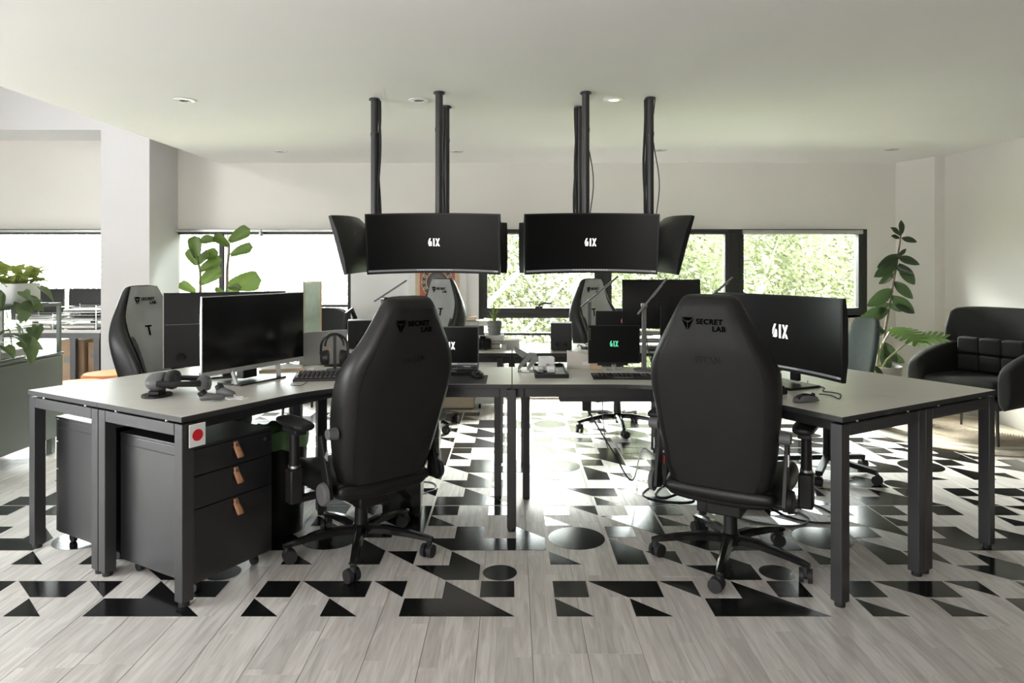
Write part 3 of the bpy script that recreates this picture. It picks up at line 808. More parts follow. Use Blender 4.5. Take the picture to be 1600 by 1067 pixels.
def gaming_chair(label, loc, rz, recline=13, base_rot=0, front='leather_soft', seat_h=0.0, simple=False):
    t = thing('gaming_chair', label, 'chair', (loc[0], loc[1], 0), rz, group='high-backed gaming chairs around the desks')
    sh = seat_h
    # base star
    hub = MB().lathe([(0.03, 0.078), (0.05, 0.084), (0.052, 0.11), (0.036, 0.13), (0.03, 0.132)], n=20)
    hub.build('base_hub', 'plastic_gloss', t)
    for k in range(5):
        a = R(base_rot + 72 * k)
        d = Vector((cos(a), sin(a), 0)); sd = Vector((-sin(a), cos(a), 0))
        rings = []
        for r, z, w_, h_ in ((0.03, 0.107, .050, .036), (0.12, 0.110, .044, .034), (0.24, 0.098, .036, .028), (0.325, 0.084, .032, .022), (0.35, 0.080, .024, .016)):
            c = d * r + Vector((0, 0, z))
            rings.append([c - sd * w_ / 2 - Vector((0, 0, h_ / 2)), c + sd * w_ / 2 - Vector((0, 0, h_ / 2)), c + sd * w_ / 2 + Vector((0, 0, h_ * .2)), c + sd * w_ * .25 + Vector((0, 0, h_ / 2)), c - sd * w_ * .25 + Vector((0, 0, h_ / 2)), c - sd * w_ / 2 + Vector((0, 0, h_ * .2))])
        arm = MB().rings(rings).build('base_arm', 'plastic_gloss', t, bevel=0.002)
        c = d * 0.332
        tw = R(37 * k + 20) + a
        ax = Vector((cos(tw), sin(tw), 0)); fw = Vector((-sin(tw), cos(tw), 0)) * 0.012
        cs = MB()
        for sgn in (-1, 1):
            m0 = c + fw + ax * sgn * 0.008 + Vector((0, 0, 0.031)); m1 = c + fw + ax * sgn * 0.027 + Vector((0, 0, 0.031))
            cs.cyl(m0, m1, 0.031, 0.029, n=18)
        cs.cyl(c + fw - ax * 0.009 + Vector((0, 0, .031)), c + fw + ax * 0.009 + Vector((0, 0, .031)), 0.015, n=10)
        cs.cyl(c + Vector((0, 0, 0.045)), c + Vector((0, 0, 0.076)), 0.014, 0.012, n=10)
        cs.build('caster', 'rubber', arm)
    MB().lathe([(0.034, 0.13), (0.031, 0.155), (0.029, 0.20), (0.026, 0.235), (0.02, 0.24)], n=18).build('gas_lift', 'plastic', t)
    MB().lathe([(0.014, 0.045), (0.014, 0.079)], n=12).build('piston_foot', 'plastic', t)
    mz = 0.24
    MB().box((-0.075, -0.13, mz), (0.075, 0.11, mz + 0.055)).box((-0.17, -0.10, mz + 0.056), (0.17, -0.06, mz + 0.075)).box((-0.17, 0.06, mz + 0.056), (0.17, 0.10, mz + 0.075)).build('tilt_mechanism', 'plastic', t, bevel=0.008)
    MB().cyl((0.05, 0.03, mz + 0.02), (0.24, 0.03, mz + 0.02), 0.006).cbox((0.25, 0.03, mz + 0.02), (0.06, 0.03, 0.012)).build('tilt_lever', 'plastic', t)
    # seat
    rings = []
    z0 = 0.315
    for y, w_, top, lift in ((-0.235, .20, .055, 0), (-0.215, .235, .08, 0.0), (-0.10, .255, .09, 0), (0.08, .265, .095, 0.004), (0.20, .265, .098, .008), (0.265, .25, .085, .006), (0.29, .22, .055, 0.0)):
        rings.append([(-w_ * .85, y, z0), (w_ * .85, y, z0), (w_, y, z0 + .03), (w_ * 1.0, y, z0 + top * .9 + lift), (w_ * .88, y, z0 + top + .022 + lift), (w_ * .68, y, z0 + top + .008), (w_ * .3, y, z0 + top - .002), (-w_ * .3, y, z0 + top - .002), (-w_ * .68, y, z0 + top + .008), (-w_ * .88, y, z0 + top + .022 + lift), (-w_, y, z0 + top * .9 + lift), (-w_, y, z0 + .03)])
    MB().rings(rings).build('seat', 'leather', t, subsurf=2, smooth=180)
    # backrest frame
    th = R(recline)
    piv = Vector((0, -0.205, 0.385))
    up = Vector((0, -sin(th), cos(th))); fwd = Vector((0, cos(th), sin(th)))
    def bp(x, y, s): return piv + Vector((x, 0, 0)) + fwd * (y + (.26 * (s - .77) if s > .77 else 0.0) * BL) + up * (s * BL)
    rings = []
    ts = [0, .03, .09, .18, .3, .42, .54, .63, .69, .74, .79, .85, .91, .96, .99, 1.0]
    for s in ts:
        h, f = interp(HW, s), interp(FB, s)
        k = 1.0 if s < .985 else .55
        if s == 0: k = .6
        half = [(0, -.048 * k), (.55 * h, -.047 * k), (.86 * h, -.036 * k), (h, -.004), (1.0 * h, f * .55 * k), (.91 * h, f * k), (.74 * h, f * .8 * k), (.55 * h, .048 * k), (0, .034 * k)]
        ring = [bp(x, y, s) for x, y in half] + [bp(-x, y, s) for x, y in half[1:-1][::-1]]
        rings.append(ring)
    bk = MB().rings(rings).build('backrest', 'leather', t, subsurf=1, smooth=180)
    def ysurf_back(x, s):
        h = interp(HW, s); u = abs(x) / h
        return -.047 - (.0) if u < .55 else -.047 + (u - .55) / .31 * .011
    # flat rear cover with a rounded outline, slightly proud of the shell
    def cover(u, v):
        s = .035 + .925 * v
        lim = interp(HW, s) * .80 * (1 if .06 < v < .95 else .93)
        x = (u - .5) * 2 * lim
        return bp(x, ysurf_back(x, s) - .006 + .004 * abs(u - .5) * 2 * (1 if abs(u - .5) > .45 else 0), s)
    MB().grid(cover, 10, 22).build('rear_cover', 'leather_soft', t, smooth=180)
    def fpanel(u, v):
        s = .10 + .885 * v
        lim = interp(HW, s) * (.72 + .14 * max(0, (s - .68) / .3))
        x = (u - .5) * 2 * lim
        uu = abs(x) / interp(HW, s); f = interp(FB, s)
        k = 1.0 if s < .96 else .7
        if uu < .55: y = .034 + (.048 - .034) * uu / .55
        elif uu < .74: y = .048 + (f * .8 - .048) * (uu - .55) / .19
        else: y = f * .8 + (f - f * .8) * (uu - .74) / .17
        return bp(x, max(y * k, .03) + .007, s)
    MB().grid(fpanel, 12, 24).build('front_panel', front, t, smooth=180)
    if not simple:
        logo(bk, bp(-0.072, -.0570, .885), (1, 0, 0), (up + fwd * .26).normalized(), 0.046)
        put('lettering', text_mesh('TITAN', 0.034, 'leather', bold=0.001, space=1.15), bk, loc=bp(0, -.0555, .71), rot=frame_rot((1, 0, 0), up))
    logo(bk, bp(0.07, .056, .88), (-1, 0, 0), (up + fwd * .26).normalized(), 0.042)
    tm = MB().prism([(-.024, .03), (.024, .03), (.024, .02), (.006, .02), (.006, -.035), (-.006, -.035), (-.006, .02), (-.024, .02)], 0, .0015)
    tm.build('emblem', 'logo_black', bk, smooth=0, loc=bp(0, .0435, .66), rot=frame_rot((-1, 0, 0), up))
    # lower rear bar, hinges, recline brackets, lumbar knobs
    rings = []
    for i in range(13):
        u = i / 12 * 2 - 1
        x = u * .235; y = -.235 + .02 * u * u; hh = .034 * (1 - .25 * u ** 4)
        rings.append([(x, y - .022, z0 + .055 - hh), (x, y + .022, z0 + .055 - hh), (x, y + .022, z0 + .055 + hh), (x, y - .022, z0 + .055 + hh)])
    MB().rings(rings).build('rear_bar', 'leather', t, subsurf=1, smooth=180)
    for s in (-1, 1):
        br = MB()
        br.prism([(-.035, -.03), (.04, -.03), (.05, .0), (.02, .055), (.012, .19), (-.012, .24), (-.03, .235), (-.04, .05)], -.009, .009)
        m = Matrix.Translation((s * .268, -.205, .375)) @ Matrix.Rotation(-th * 1.0, 4, 'X') @ Matrix(((0, 0, 1, 0), (1, 0, 0, 0), (0, 1, 0, 0), (0, 0, 0, 1)))
        br.v = [tuple(m @ Vector(p)) for p in br.v]
        b_ = br.build('recline_bracket', 'plastic', t, smooth=0, bevel=0.004)
        MB().cyl((s * .279, -.205, .375), (s * .300, -.205, .375), .050, .044, n=28).build('hinge_cover', 'plastic_grey' if s < 0 else 'plastic', b_, bevel=0.003)
        if s < 0 or True:
            p0 = bp(s * .250, .03, .30)
            MB().cyl(p0, p0 + Vector((s * .045, 0, 0)), .026, .022, n=20).build('lumbar_knob', 'plastic_grey', t, bevel=0.003)
        # silver triangular badge
        p = bp(s * .2785, .018, .16); q_ = bp(s * .2785, .03, .215); r2 = bp(s * .2785, .045, .165)
        MB().add([p, q_, r2, p + Vector((s * .004, 0, 0)), q_ + Vector((s * .004, 0, 0)), r2 + Vector((s * .004, 0, 0))], [(0, 1, 2), (5, 4, 3), (0, 3, 4, 1), (1, 4, 5, 2), (2, 5, 3, 0)]).build('bracket_badge', 'silver', b_, smooth=0)
        # armrest
        ar = MB().cyl((s * .315, .02, .33), (s * .315, .02, .60), .024, .022, n=16)
        a_ = ar.build('arm_post', 'plastic', t)
        MB().box((s * .315 - .03, -.012, .29), (s * .315 + .03, .052, .44)).box((min(s * .12, s * .315), -.008, .29), (max(s * .12, s * .315), .048, .313)).build('arm_bracket', 'plastic', t, bevel=0.008)
        MB().cyl((s * .315, .02, .445), (s * .315, .02, .455), .0265, n=16).build('arm_collar', 'metal', a_)
        pad = []
        for y, w_, h_ in ((-.125, .030, .012), (-.115, .044, .018), (-.05, .050, .021), (.05, .050, .021), (.12, .046, .019), (.14, .032, .013)):
            z = .64
            pad.append([(s * .315 - w_, y + .01, z - h_), (s * .315 + w_, y + .01, z - h_), (s * .315 + w_, y + .01, z + h_ * .6), (s * .315 + w_ * .6, y + .01, z + h_), (s * .315 - w_ * .6, y + .01, z + h_), (s * .315 - w_, y + .01, z + h_ * .6)])
        MB().rings(pad).build('arm_pad', 'plastic', t, subsurf=1, smooth=60)
        MB().box((s * .315 - .026, -.05, .597), (s * .315 + .026, .09, .621)).build('arm_slider', 'plastic', t, bevel=0.004)
    MB().cbox(bp(-.248, .06, .075), (.004, .022, .03)).build('red_tag', 'red', bk, smooth=0)
    MB().box((.075, -.2605, z0 + .086), (.095, -.2585, z0 + .094)).build('zip_tag', 'tan_leather', bk, smooth=0)
    return t
gaming_chair('black gaming chair at the near left desk, seen from behind', (-0.705, 3.19), R(41), 18, 20)
gaming_chair('black gaming chair at the near right desk, seen from behind', (0.985, 3.08), R(-31), 14, -12)
gaming_chair('gaming chair with grey-green front panel behind the outer left desk', (-1.97, 4.17), R(-110), 17, 5, 'leather_grey', simple=True)
gaming_chair('grey-fronted gaming chair in front of the red poster', (-0.76, 5.62), R(145), 10, 30, 'leather_grey', simple=True)
gaming_chair('grey-fronted gaming chair in front of the long window', (0.86, 5.58), R(-140), 10, 50, 'leather_grey', simple=True)
# ================================================================== MONITORS
def six_mark(h):
    """the stencil 6IX mark, height h, centred, in the XY plane: list of polygons"""
    k = h
    six_stroke = [(-.56, .52), (-.38, .52), (-.70, -.29), (-.73, -.21), (-.72, .11)]
    bowl = [(-.43, .16), (-.35, .13), (-.29, .05), (-.28, -.39), (-.36, -.47), (-.69, -.45)]
    I = [(-.104, -.5), (.08, -.5), (.08, .5), (-.104, .5)]
    x1 = [(.56, .5), (.73, .5), (.38, -.5), (.19, -.5)]
    x2 = [(.20, .5), (.37, .5), (.45, .27), (.38, .06)]
    x3 = [(.58, -.13), (.74, -.5), (.56, -.5), (.50, -.33)]
    return [[(x * k, y * k) for x, y in p] for p in (six_stroke, bowl, I, x1, x2, x3)]
def mark_mesh(h, mt):
    b = MB()
    for p in six_mark(h): b.prism(p, 0, 0.0006)
    return b.mesh('screen_mark', mt, smooth=0)

def panel(root, W, Hh, rad, org, xd, yd, screen='screen_matte', shell='plastic', mark=None, bar=True, thick=0.028, bezel=0.008, chin=None, mark_h=0.045, bulge=0.035, back=True, mark_dx=0.0):
    """A monitor panel. org centre of the screen face, xd viewer's right, yd up, screen normal = xd x yd.
    rad: curvature radius (0 flat), edges come towards the viewer."""
    xd, yd = Vector(xd).normalized(), Vector(yd).normalized(); nd = xd.cross(yd)
    org = Vector(org)
    N = 18 if rad else 2
    def pt(u, v, off):      # u,v in -.5...5 of the outer size
        x = u * W
        if rad:
            a = x / rad
            return org + xd * ((rad - off) * sin(a)) + nd * (rad - (rad - off) * cos(a)) + yd * (v * Hh)
        return org + xd * x + yd * (v * Hh) + nd * off
    def shellf():
        b = MB()
        rings = []
        for i in range(N + 1):
            u = i / N - .5
            bl = bulge * max(0.0, 1 - (2 * u) ** 4)
            rings.append([pt(u, -.5, 0), pt(u, .5, 0), pt(u, .5, -thick * .6), pt(u, .25, -thick - bl), pt(u, -.25, -thick - bl), pt(u, -.5, -thick * .6)])
        return b.rings(rings)
    sh = shellf().build('housing', shell, root, smooth=50)
    ch = chin if chin is not None else bezel * 1.6
    u0, v0, v1 = .5 - bezel / W, -.5 + ch / Hh, .5 - bezel / Hh
    MB().grid(lambda u, v: pt((u - .5) * 2 * u0, v0 + (v1 - v0) * v, .0012), N, 2).build('screen', screen, root, smooth=180)
    if mark:
        me = mark_mesh(mark_h, mark)
        put('screen_mark', me, root, loc=pt(mark_dx / W, (v0 + v1) / 2 + .01, .002), rot=frame_rot(xd, yd))
    if bar:
        bh = .011
        MB().grid(lambda u, v: pt((u - .5) * 2 * u0, v0 + bh / Hh * v, .0018), N, 1).build('task_bar', 'glow_bar', root, smooth=180)
        b = MB()
        for i in range(13):
            uc = -.125 + i * .021
            b.add([pt(uc - .006, v0 + .003 / Hh, .0026), pt(uc + .006, v0 + .003 / Hh, .0026), pt(uc + .006, v0 + .009 / Hh, .0026), pt(uc - .006, v0 + .009 / Hh, .0026)], [(0, 1, 2, 3)])
        for i in range(3):
            uc = u0 - .03 + i * .011
            b.add([pt(uc - .003, v0 + .003 / Hh, .0026), pt(uc + .003, v0 + .003 / Hh, .0026), pt(uc + .003, v0 + .009 / Hh, .0026), pt(uc - .003, v0 + .009 / Hh, .0026)], [(0, 1, 2, 3)])
        o = b.build('task_icons', 'glow_dim', root, smooth=0); o['kind'] = 'stuff'
    return pt

# ---- six ceiling-hung curved monitors
def hung(label, pole, face, centre, tilt, mark, cab, W=0.765, Hh=0.345, zc=1.458, zlow=1.52):
    """pole (x,y); face = angle the screen looks towards (deg); centre (x,y) of the screen"""
    t = thing('ceiling_monitor', label, 'monitor', (pole[0], pole[1], CE), group='curved monitors hung from ceiling poles')
    rel = lambda x, y, z: Vector((x - pole[0], y - pole[1], z - CE))
    MB().lathe([(0.034, -0.012), (0.034, -0.004), (0.03, 0.0)], n=20).build('ceiling_flange', 'steel_black', t)
    MB().cyl((0, 0, -0.01), (0, 0, zlow - CE), 0.0225, n=16).build('pole', 'steel_black', t)
    MB().lathe([(0.0235, -0.235), (0.0245, -0.23), (0.0245, -0.215), (0.0235, -0.21)], n=16, caps=False).build('pole_ring', 'steel_black', t)
    fa = R(face); n = Vector((cos(fa), sin(fa), 0)); xd = Vector((-sin(fa), cos(fa), 0))
    nd = (n * cos(R(tilt)) - Vector((0, 0, 1)) * sin(R(tilt)))
    yd = nd.cross(xd)
    c = rel(centre[0], centre[1], zc)
    panel(t, W, Hh, 1.25, c, xd, yd, mark=mark, bulge=0.04)
    bk = c - nd * 0.07
    top = Vector((0, 0, zlow + 0.02 - CE))
    MB().cbox(top, (0.09, 0.09, 0.04), Euler((0, 0, fa))).bar(top, bk, 0.05, 0.05).build('mount_arm', 'steel_black', t, smooth=0)
    MB().cbox(bk + nd * 0.012, (0.12, 0.12, 0.02), (Matrix((xd, yd, nd)).transposed()).to_euler()).build('mount_plate', 'steel_black', t, smooth=0)
    rnd = random.Random(int(pole[0] * 100))
    for k, (sx, sy) in enumerate(cab):
        pts = []
        for i in range(15):
            v = i / 14
            wob = 0.010 * sin(v * 6.0 + k * 2) * (sin(pi * v))
            pts.append((sx + wob * (1 if k != 2 else 3.0), sy + wob * 0.5, -0.01 + (zlow - 0.03 - CE + 0.01) * v))
        MB().tube(pts, 0.008 if k != 2 else 0.003, 6).build('cable', 'rubber', t)
    return t
hung('curved monitor facing the camera, hung front left, white mark on black', (-0.4325, 4.05), -90, (-0.446, 3.905), 10, 'glow_white', [(0.0, 0.03)])
hung('curved monitor hung at the far left, its grey back towards the camera', (-0.848, 4.21), 180, (-0.935, 4.225), 15, 'glow_white', [(0.027, 0.0), (0.03, 0.016)])
hung('curved monitor hung behind the front left screen, only its edge showing', (-0.426, 4.41), 90, (-0.415, 4.555), 10, 'glow_white', [(-0.027, -0.005), (-0.012, -0.028), (-0.035, -0.01)])
hung('curved monitor facing the camera, hung front right, white mark on black', (0.4375, 4.05), -90, (0.449, 3.905), 10, 'glow_white', [(0.01, 0.03), (-0.01, 0.03), (0.02, 0.012)])
hung('curved monitor hung at the far right, its grey back towards the camera', (0.848, 4.19), 0, (0.93, 4.225), 15, 'glow_white', [(-0.027, 0.0), (-0.028, 0.017), (0.03, 0.0)])
hung('curved monitor hung behind the front right screen, only its edge showing', (0.436, 4.43), 90, (0.43, 4.555), 10, 'glow_white', [(-0.027, 0.005), (-0.02, -0.02)])

# ---- ultrawide curved monitor on the near right desk
def desk_monitor(name, label, c, ang, W, Hh, zc, rad=0, tilt=0, shell='plastic', screen='screen_matte', mark=None, bar=True, base=(0.24, 0.2), foot='round', mark_h=0.06, neck=0.05, chin=None, group='monitors standing on the desks', bulge=0.03, back_off=0.11, thick=0.028, bezel=0.008):
    t = thing(name, label, 'monitor', (c[0], c[1], DT), group=group)
    fa = R(ang); n = Vector((cos(fa), sin(fa), 0)); xd = Vector((-sin(fa), cos(fa), 0))
    nd = (n * cos(R(tilt)) + Vector((0, 0, 1)) * sin(R(tilt))); yd = nd.cross(xd)
    panel(t, W, Hh, rad, Vector((0, 0, zc - DT)), xd, yd, screen, shell, mark, bar, mark_h=mark_h, chin=chin, bulge=bulge, thick=thick, bezel=bezel)
    b0 = -n * back_off
    rot = Euler((0, 0, fa))
    MB().cbox(b0 + Vector((0, 0, (zc - DT) / 2 + 0.01)), (0.022, neck, zc - DT - 0.02), rot).build('neck', 'plastic' if foot != 'silver' else 'silver', t, smooth=0, bevel=0.004)
    MB().bar(b0 + Vector((0, 0, zc - DT)), -n * 0.03 + Vector((0, 0, zc - DT)), 0.09, 0.09).build('mount_plate', 'plastic', t, smooth=0)
    cb = b0 + n * base[1] * 0.32
    MB().cbox(cb + Vector((0, 0, 0.006)), (base[1], base[0], 0.012), rot).build('foot_plate', 'plastic', t, smooth=0, bevel=0.004)
    return t
desk_monitor('curved_monitor', 'wide curved desk monitor with glowing white mark on near right desk', (1.305, 3.32), 180 + 24.8, 0.80, 0.365, 1.005, 1.5, mark='glow_white', mark_h=0.066, back_off=0.10)
# silver monitor, dark screen, for the near left chair
t = thing('silver_monitor', 'silver-framed desk monitor with dark glossy screen on near left desk', 'monitor', (-1.292, 3.46, DT), group='monitors standing on the desks')
n = Vector((0.9, -0.436, 0)); xd = Vector((0.436, 0.9, 0)); zd = Vector((0, 0, 1))
panel(t, 0.665, 0.375, 0, (0, 0, 0.998 - DT), xd, zd, 'screen', 'silver', None, False, thick=0.012, bezel=0.004, chin=0.022, bulge=0.012)
for s, l in ((-1, 0.155), (1, 0.155)):
    a = xd * s * 0.15 + zd * 0.075 - n * 0.01
    b = xd * s * 0.12 - n * 0.10 + zd * 0.004
    MB().bar(a, a * 1 - zd * 0.07 + n * 0.02 - xd * s * 0.012, 0.022, 0.012).build('stand_leg', 'silver', t, smooth=0)
MB().cbox(-n * 0.03 + zd * 0.004, (0.16, 0.30, 0.008), Euler((0, 0, atan2(n.y, n.x)))).build('stand_mat', 'plastic', t, smooth=0)
MB().cbox(-n * 0.07 + zd * 0.055, (0.05, 0.09, 0.08), Euler((0, 0, atan2(n.y, n.x)))).build('stand_block', 'plastic', t, smooth=0, bevel=0.005)
# monitor behind it, back towards the camera
t = thing('desk_monitor', 'thin black monitor on outer left desk, its back facing the camera', 'monitor', (-1.52, 3.64, DT), group='monitors standing on the desks')
xd = Vector((-0.882, -0.471, 0)); n = xd.cross(zd)
panel(t, 0.60, 0.385, 0, (0, 0, 0.997 - DT), xd, zd, 'screen', 'plastic', None, False, thick=0.012, bezel=0.004, bulge=0.012)
MB().cbox(-n * 0.0245 + zd * (0.997 - DT + 0.03), (0.004, 0.59, 0.003), Euler((0, 0, atan2(n.y, n.x)))).build('rear_groove', 'plastic_grey', t, smooth=0)
MB().cbox(-n * 0.004 + xd * 0.302 + zd * (0.997 - DT), (0.010, 0.004, 0.386), Euler((0, 0, atan2(n.y, n.x)))).build('edge_band', 'silver', t, smooth=0)
p = xd * 0.225 - n * 0.02 + zd * (0.997 - DT - 0.14)
MB().cyl(p, p - n * 0.01, 0.02, n=20).build('cable_ring', 'plastic_gloss', t)
MB().cbox(-n * 0.03 + zd * 0.09, (0.02, 0.05, 0.17), Euler((0, 0, atan2(n.y, n.x)))).build('neck', 'plastic', t, smooth=0)
MB().cbox(-n * 0.0 + zd * 0.005, (0.20, 0.26, 0.010), Euler((0, 0, atan2(n.y, n.x)))).build('foot_plate', 'plastic', t, smooth=0, bevel=0.003)
# large monitor on the far right desk, its back towards the camera
desk_monitor('desk_monitor', 'large black monitor on far right desk, back facing the camera', (1.045, 4.80), 90, 0.545, 0.345, 1.06, 0, bar=False, base=(0.22, 0.18), back_off=0.10)
# small portable screen with a green mark on the near right desk
t = thing('portable_screen', 'small thin screen with a glowing green mark on near right desk', 'monitor', (0.568, 3.80, DT), group='monitors standing on the desks')
panel(t, 0.287, 0.212, 0, (0, 0, 0.892 - DT), (1, 0, 0), (0, 0.02, 1), 'screen_matte', 'plastic', 'glow_green', False, thick=0.008, bezel=0.004, bulge=0.002, mark_h=0.032)
b = MB()
for i in range(6): b.box((-0.138, -0.002, 0.232 - i * 0.012), (-0.132, -0.0012, 0.237 - i * 0.012))
o = b.build('side_icons', 'stem_green', t, smooth=0); o['kind'] = 'stuff'
b = MB()
for i in range(14): b.box((-0.02 + i * 0.0078 - 0.01, -0.002, 0.052), (-0.02 + i * 0.0078 - 0.006, -0.0012, 0.055))
o = b.build('task_icons', 'glow_dim', t, smooth=0); o['kind'] = 'stuff'
for s in (-0.008, 0.008):
    MB().bar((s, 0.012, 0.0), (s, 0.012, 0.09), 0.005, 0.006).build('stand_rod', 'metal', t, smooth=0)
MB().box((-0.012, 0.004, 0.02), (0.012, 0.018, 0.032)).build('stand_clip', 'metal', t, smooth=0)
MB().box((-0.09, 0.01, 0.028), (0.08, 0.02, 0.055)).build('rear_hinge', 'plastic', t, smooth=0)
MB().box((-0.04, -0.02, 0), (0.04, 0.06, 0.004)).build('stand_base', 'metal', t, smooth=0)
# ================================================================== THINGS ON THE DESKS
def on(px, py): return PZ(px, py, DT)
# ---- VR headset on its stand
p = on(262, 618)
t = thing('vr_headset', 'dark grey virtual reality headset on the left desk end', 'headset', p, R(10))
rings = []
for x, w_, zc, h_ in ((-0.085, .030, .068, .020), (-0.075, .045, .066, .034), (-0.05, .058, .064, .042), (-0.015, .060, .066, .044), (0.0, .052, .068, .034)):
    rings.append([(x, w_ * cos(2 * pi * k / 16) * 1.35, zc + h_ * sin(2 * pi * k / 16)) for k in range(16)])
MB().rings(rings).build('visor', 'plastic_grey', t, subsurf=1, smooth=180)
MB().rings([[(x, r * 1.3 * cos(2 * pi * k / 16), .072 + r * .75 * sin(2 * pi * k / 16)) for k in range(16)] for x, r in ((0.0, .05), (.025, .058), (.04, .05), (.041, .03))]).build('face_cushion', 'rubber', t, smooth=180)
for s in (-1, 1):
    MB().tube([(-.02, s * .078, .066), (.05, s * .088, .064), (.11, s * .078, .062), (.145, s * .045, .058)], [.013, .012, .013, .016], 8).build('head_strap', 'plastic', t)
MB().rings([[(x, .05 * k * cos(2 * pi * i / 16), .050 + .036 * k * sin(2 * pi * i / 16)) for i in range(16)] for x, k in ((.125, .5), (.135, .9), (.16, 1), (.178, .8), (.184, .3))]).build('rear_dial', 'plastic_grey', t, smooth=180)
MB().box((-.07, -.045, .008), (-.02, .045, .03)).build('stand_neck', 'plastic', t, bevel=0.006)
MB().prism([(-.045 + .062 * cos(2 * pi * i / 24), .075 * sin(2 * pi * i / 24)) for i in range(24)], 0, .009).build('stand_base', 'plastic', t)
# ---- two motion controllers
for i, (px, py, rz, lab) in enumerate(((330, 627, 20, 'nearer grey motion controller lying beside the headset'), (352, 619, -25, 'farther grey motion controller leaning behind the other one'))):
    t = thing('motion_controller', lab, 'controller', on(px, py), R(rz), group='motion controllers of the headset')
    rings = []
    for x, z, r in ((-.045, .018, .010), (-.04, .019, .018), (-.015, .022, .022), (.02, .018, .018), (.045, .015, .015), (.055, .014, .008)):
        rings.append([(x, r * cos(2 * pi * k / 12), z + r * sin(2 * pi * k / 12) * .8) for k in range(12)])
    MB().rings(rings).build('grip', 'plastic_grey', t, smooth=180)
    MB().cyl((-.03, 0, .03), (-.042, 0, .046), .019, .017, n=16).build('button_face', 'plastic', t)
    MB().tube([(.05, 0, .012), (.075, -.01, .004), (.10, .005, .003), (.125, -.012, .003), (.14, .0, .003)], .0028, 6).build('wrist_strap', 'white', t)
# ---- keyboards
KEY = {}
def keyboard(label, c, rz, W, D, wedge=True, mt='plastic', group='keyboards on the desks', rows=5, cols=15, touch=False, keys='plastic_gloss'):
    t = thing('keyboard', label, 'keyboard', c, rz, group=group)
    h0, h1 = (.014, .03) if wedge else (.006, .008)
    MB().add([(-W / 2, -D / 2, 0), (W / 2, -D / 2, 0), (W / 2, D / 2, 0), (-W / 2, D / 2, 0), (-W / 2, -D / 2, h0), (W / 2, -D / 2, h0), (W / 2, D / 2, h1), (-W / 2, D / 2, h1)],
             [(3, 2, 1, 0), (4, 5, 6, 7), (0, 1, 5, 4), (1, 2, 6, 5), (2, 3, 7, 6), (3, 0, 4, 7)]).build('case', mt, t, smooth=0, bevel=.002)
    k = (W, rows, cols)
    kw, kd = (W - .02) / cols, (D * (.92 if not touch else .62)) / rows
    kh = .009 if wedge else .002
    me = MB().add([(-kw * .44, -kd * .44, 0), (kw * .44, -kd * .44, 0), (kw * .44, kd * .44, 0), (-kw * .44, kd * .44, 0), (-kw * .34, -kd * .34, kh), (kw * .34, -kd * .34, kh), (kw * .34, kd * .36, kh), (-kw * .34, kd * .36, kh)],
                  [(4, 5, 6, 7), (0, 1, 5, 4), (1, 2, 6, 5), (2, 3, 7, 6), (3, 0, 4, 7)]).mesh('key', keys, smooth=0)
    for r in range(rows):
        y = D / 2 - D * .04 - kd * (r + .5)
        for cc in range(cols):
            x = -W / 2 + .01 + kw * (cc + .5)
            z = h0 + (h1 - h0) * (y + D / 2) / D
            put('key', me, t, loc=(x, y, z))
    if touch: MB().box((-.05, -D / 2 + .008, h0), (.05, -D / 2 + D * .3, h0 + .0012)).build('touchpad', 'plastic_grey', t, smooth=0)
    return t
kp = on(505, 592)
keyboard('black mechanical keyboard below the headphones on near left desk', (kp.x + .04, kp.y, DT), R(8), .36, .135)
keyboard('flat black keyboard cover in front of the small green-mark screen', (0.578, 3.585, DT), R(-2), .315, .17, False, rows=5, cols=14, touch=True)
keyboard('black keyboard beside the mouse on near right desk', (1.125, 3.205, DT), R(-60), .30, .125)
# ---- mice
def mouse(label, c, rz, m1='plastic', m2='plastic_gloss'):
    t = thing('mouse', label, 'mouse', c, rz, group='computer mice')
    rings = []
    for y, w_, h_ in ((-.058, .012, .010), (-.05, .024, .022), (-.025, .031, .034), (.0, .031, .037), (.03, .029, .030), (.05, .025, .02), (.06, .014, .01)):
        rings.append([(-w_, y, .002), (w_, y, .002), (w_ * 1.05, y, h_ * .5), (w_ * .6, y, h_ * .95), (0, y, h_), (-w_ * .6, y, h_ * .95), (-w_ * 1.05, y, h_ * .5)])
    MB().rings(rings).build('shell', m1, t, subsurf=1, smooth=180)
    rr = [[(x * .8, y, z + .0025) for x, y, z in r[2:7]] for r in rings[1:6]]
    MB().rings(rr, caps=False, closed=False).build('top_shell', m2, t, subsurf=1, smooth=180)
    MB().cyl((-.004, .036, .029), (.004, .036, .029), .009, n=12).build('scroll_wheel', 'rubber', t)
    return t
mp = on(1259, 628)
mouse('black mouse with grey stripe on near right desk, cable curling behind', mp, R(-75), 'plastic_grey', 'plastic_gloss')
mp = on(746, 590)
mouse('black mouse on the dark mat beside the laptop', (mp.x, mp.y, DT + .004), R(15))
a, b = on(700, 600.5), on(760, 583)
t = thing('desk_mat', 'dark mouse mat under the laptop mouse, near left desk', 'mouse mat', ((a.x + b.x) / 2 - .04, (a.y + b.y) / 2, DT))
MB().box((-.16, -.17, 0), (.14, .09, .0035)).build('mat', 'rubber', t, smooth=0, bevel=.001)
MB().box((-.161, -.171, .0005), (.141, -.169, .003)).build('stitched_edge', 'plastic_grey', t, smooth=0)
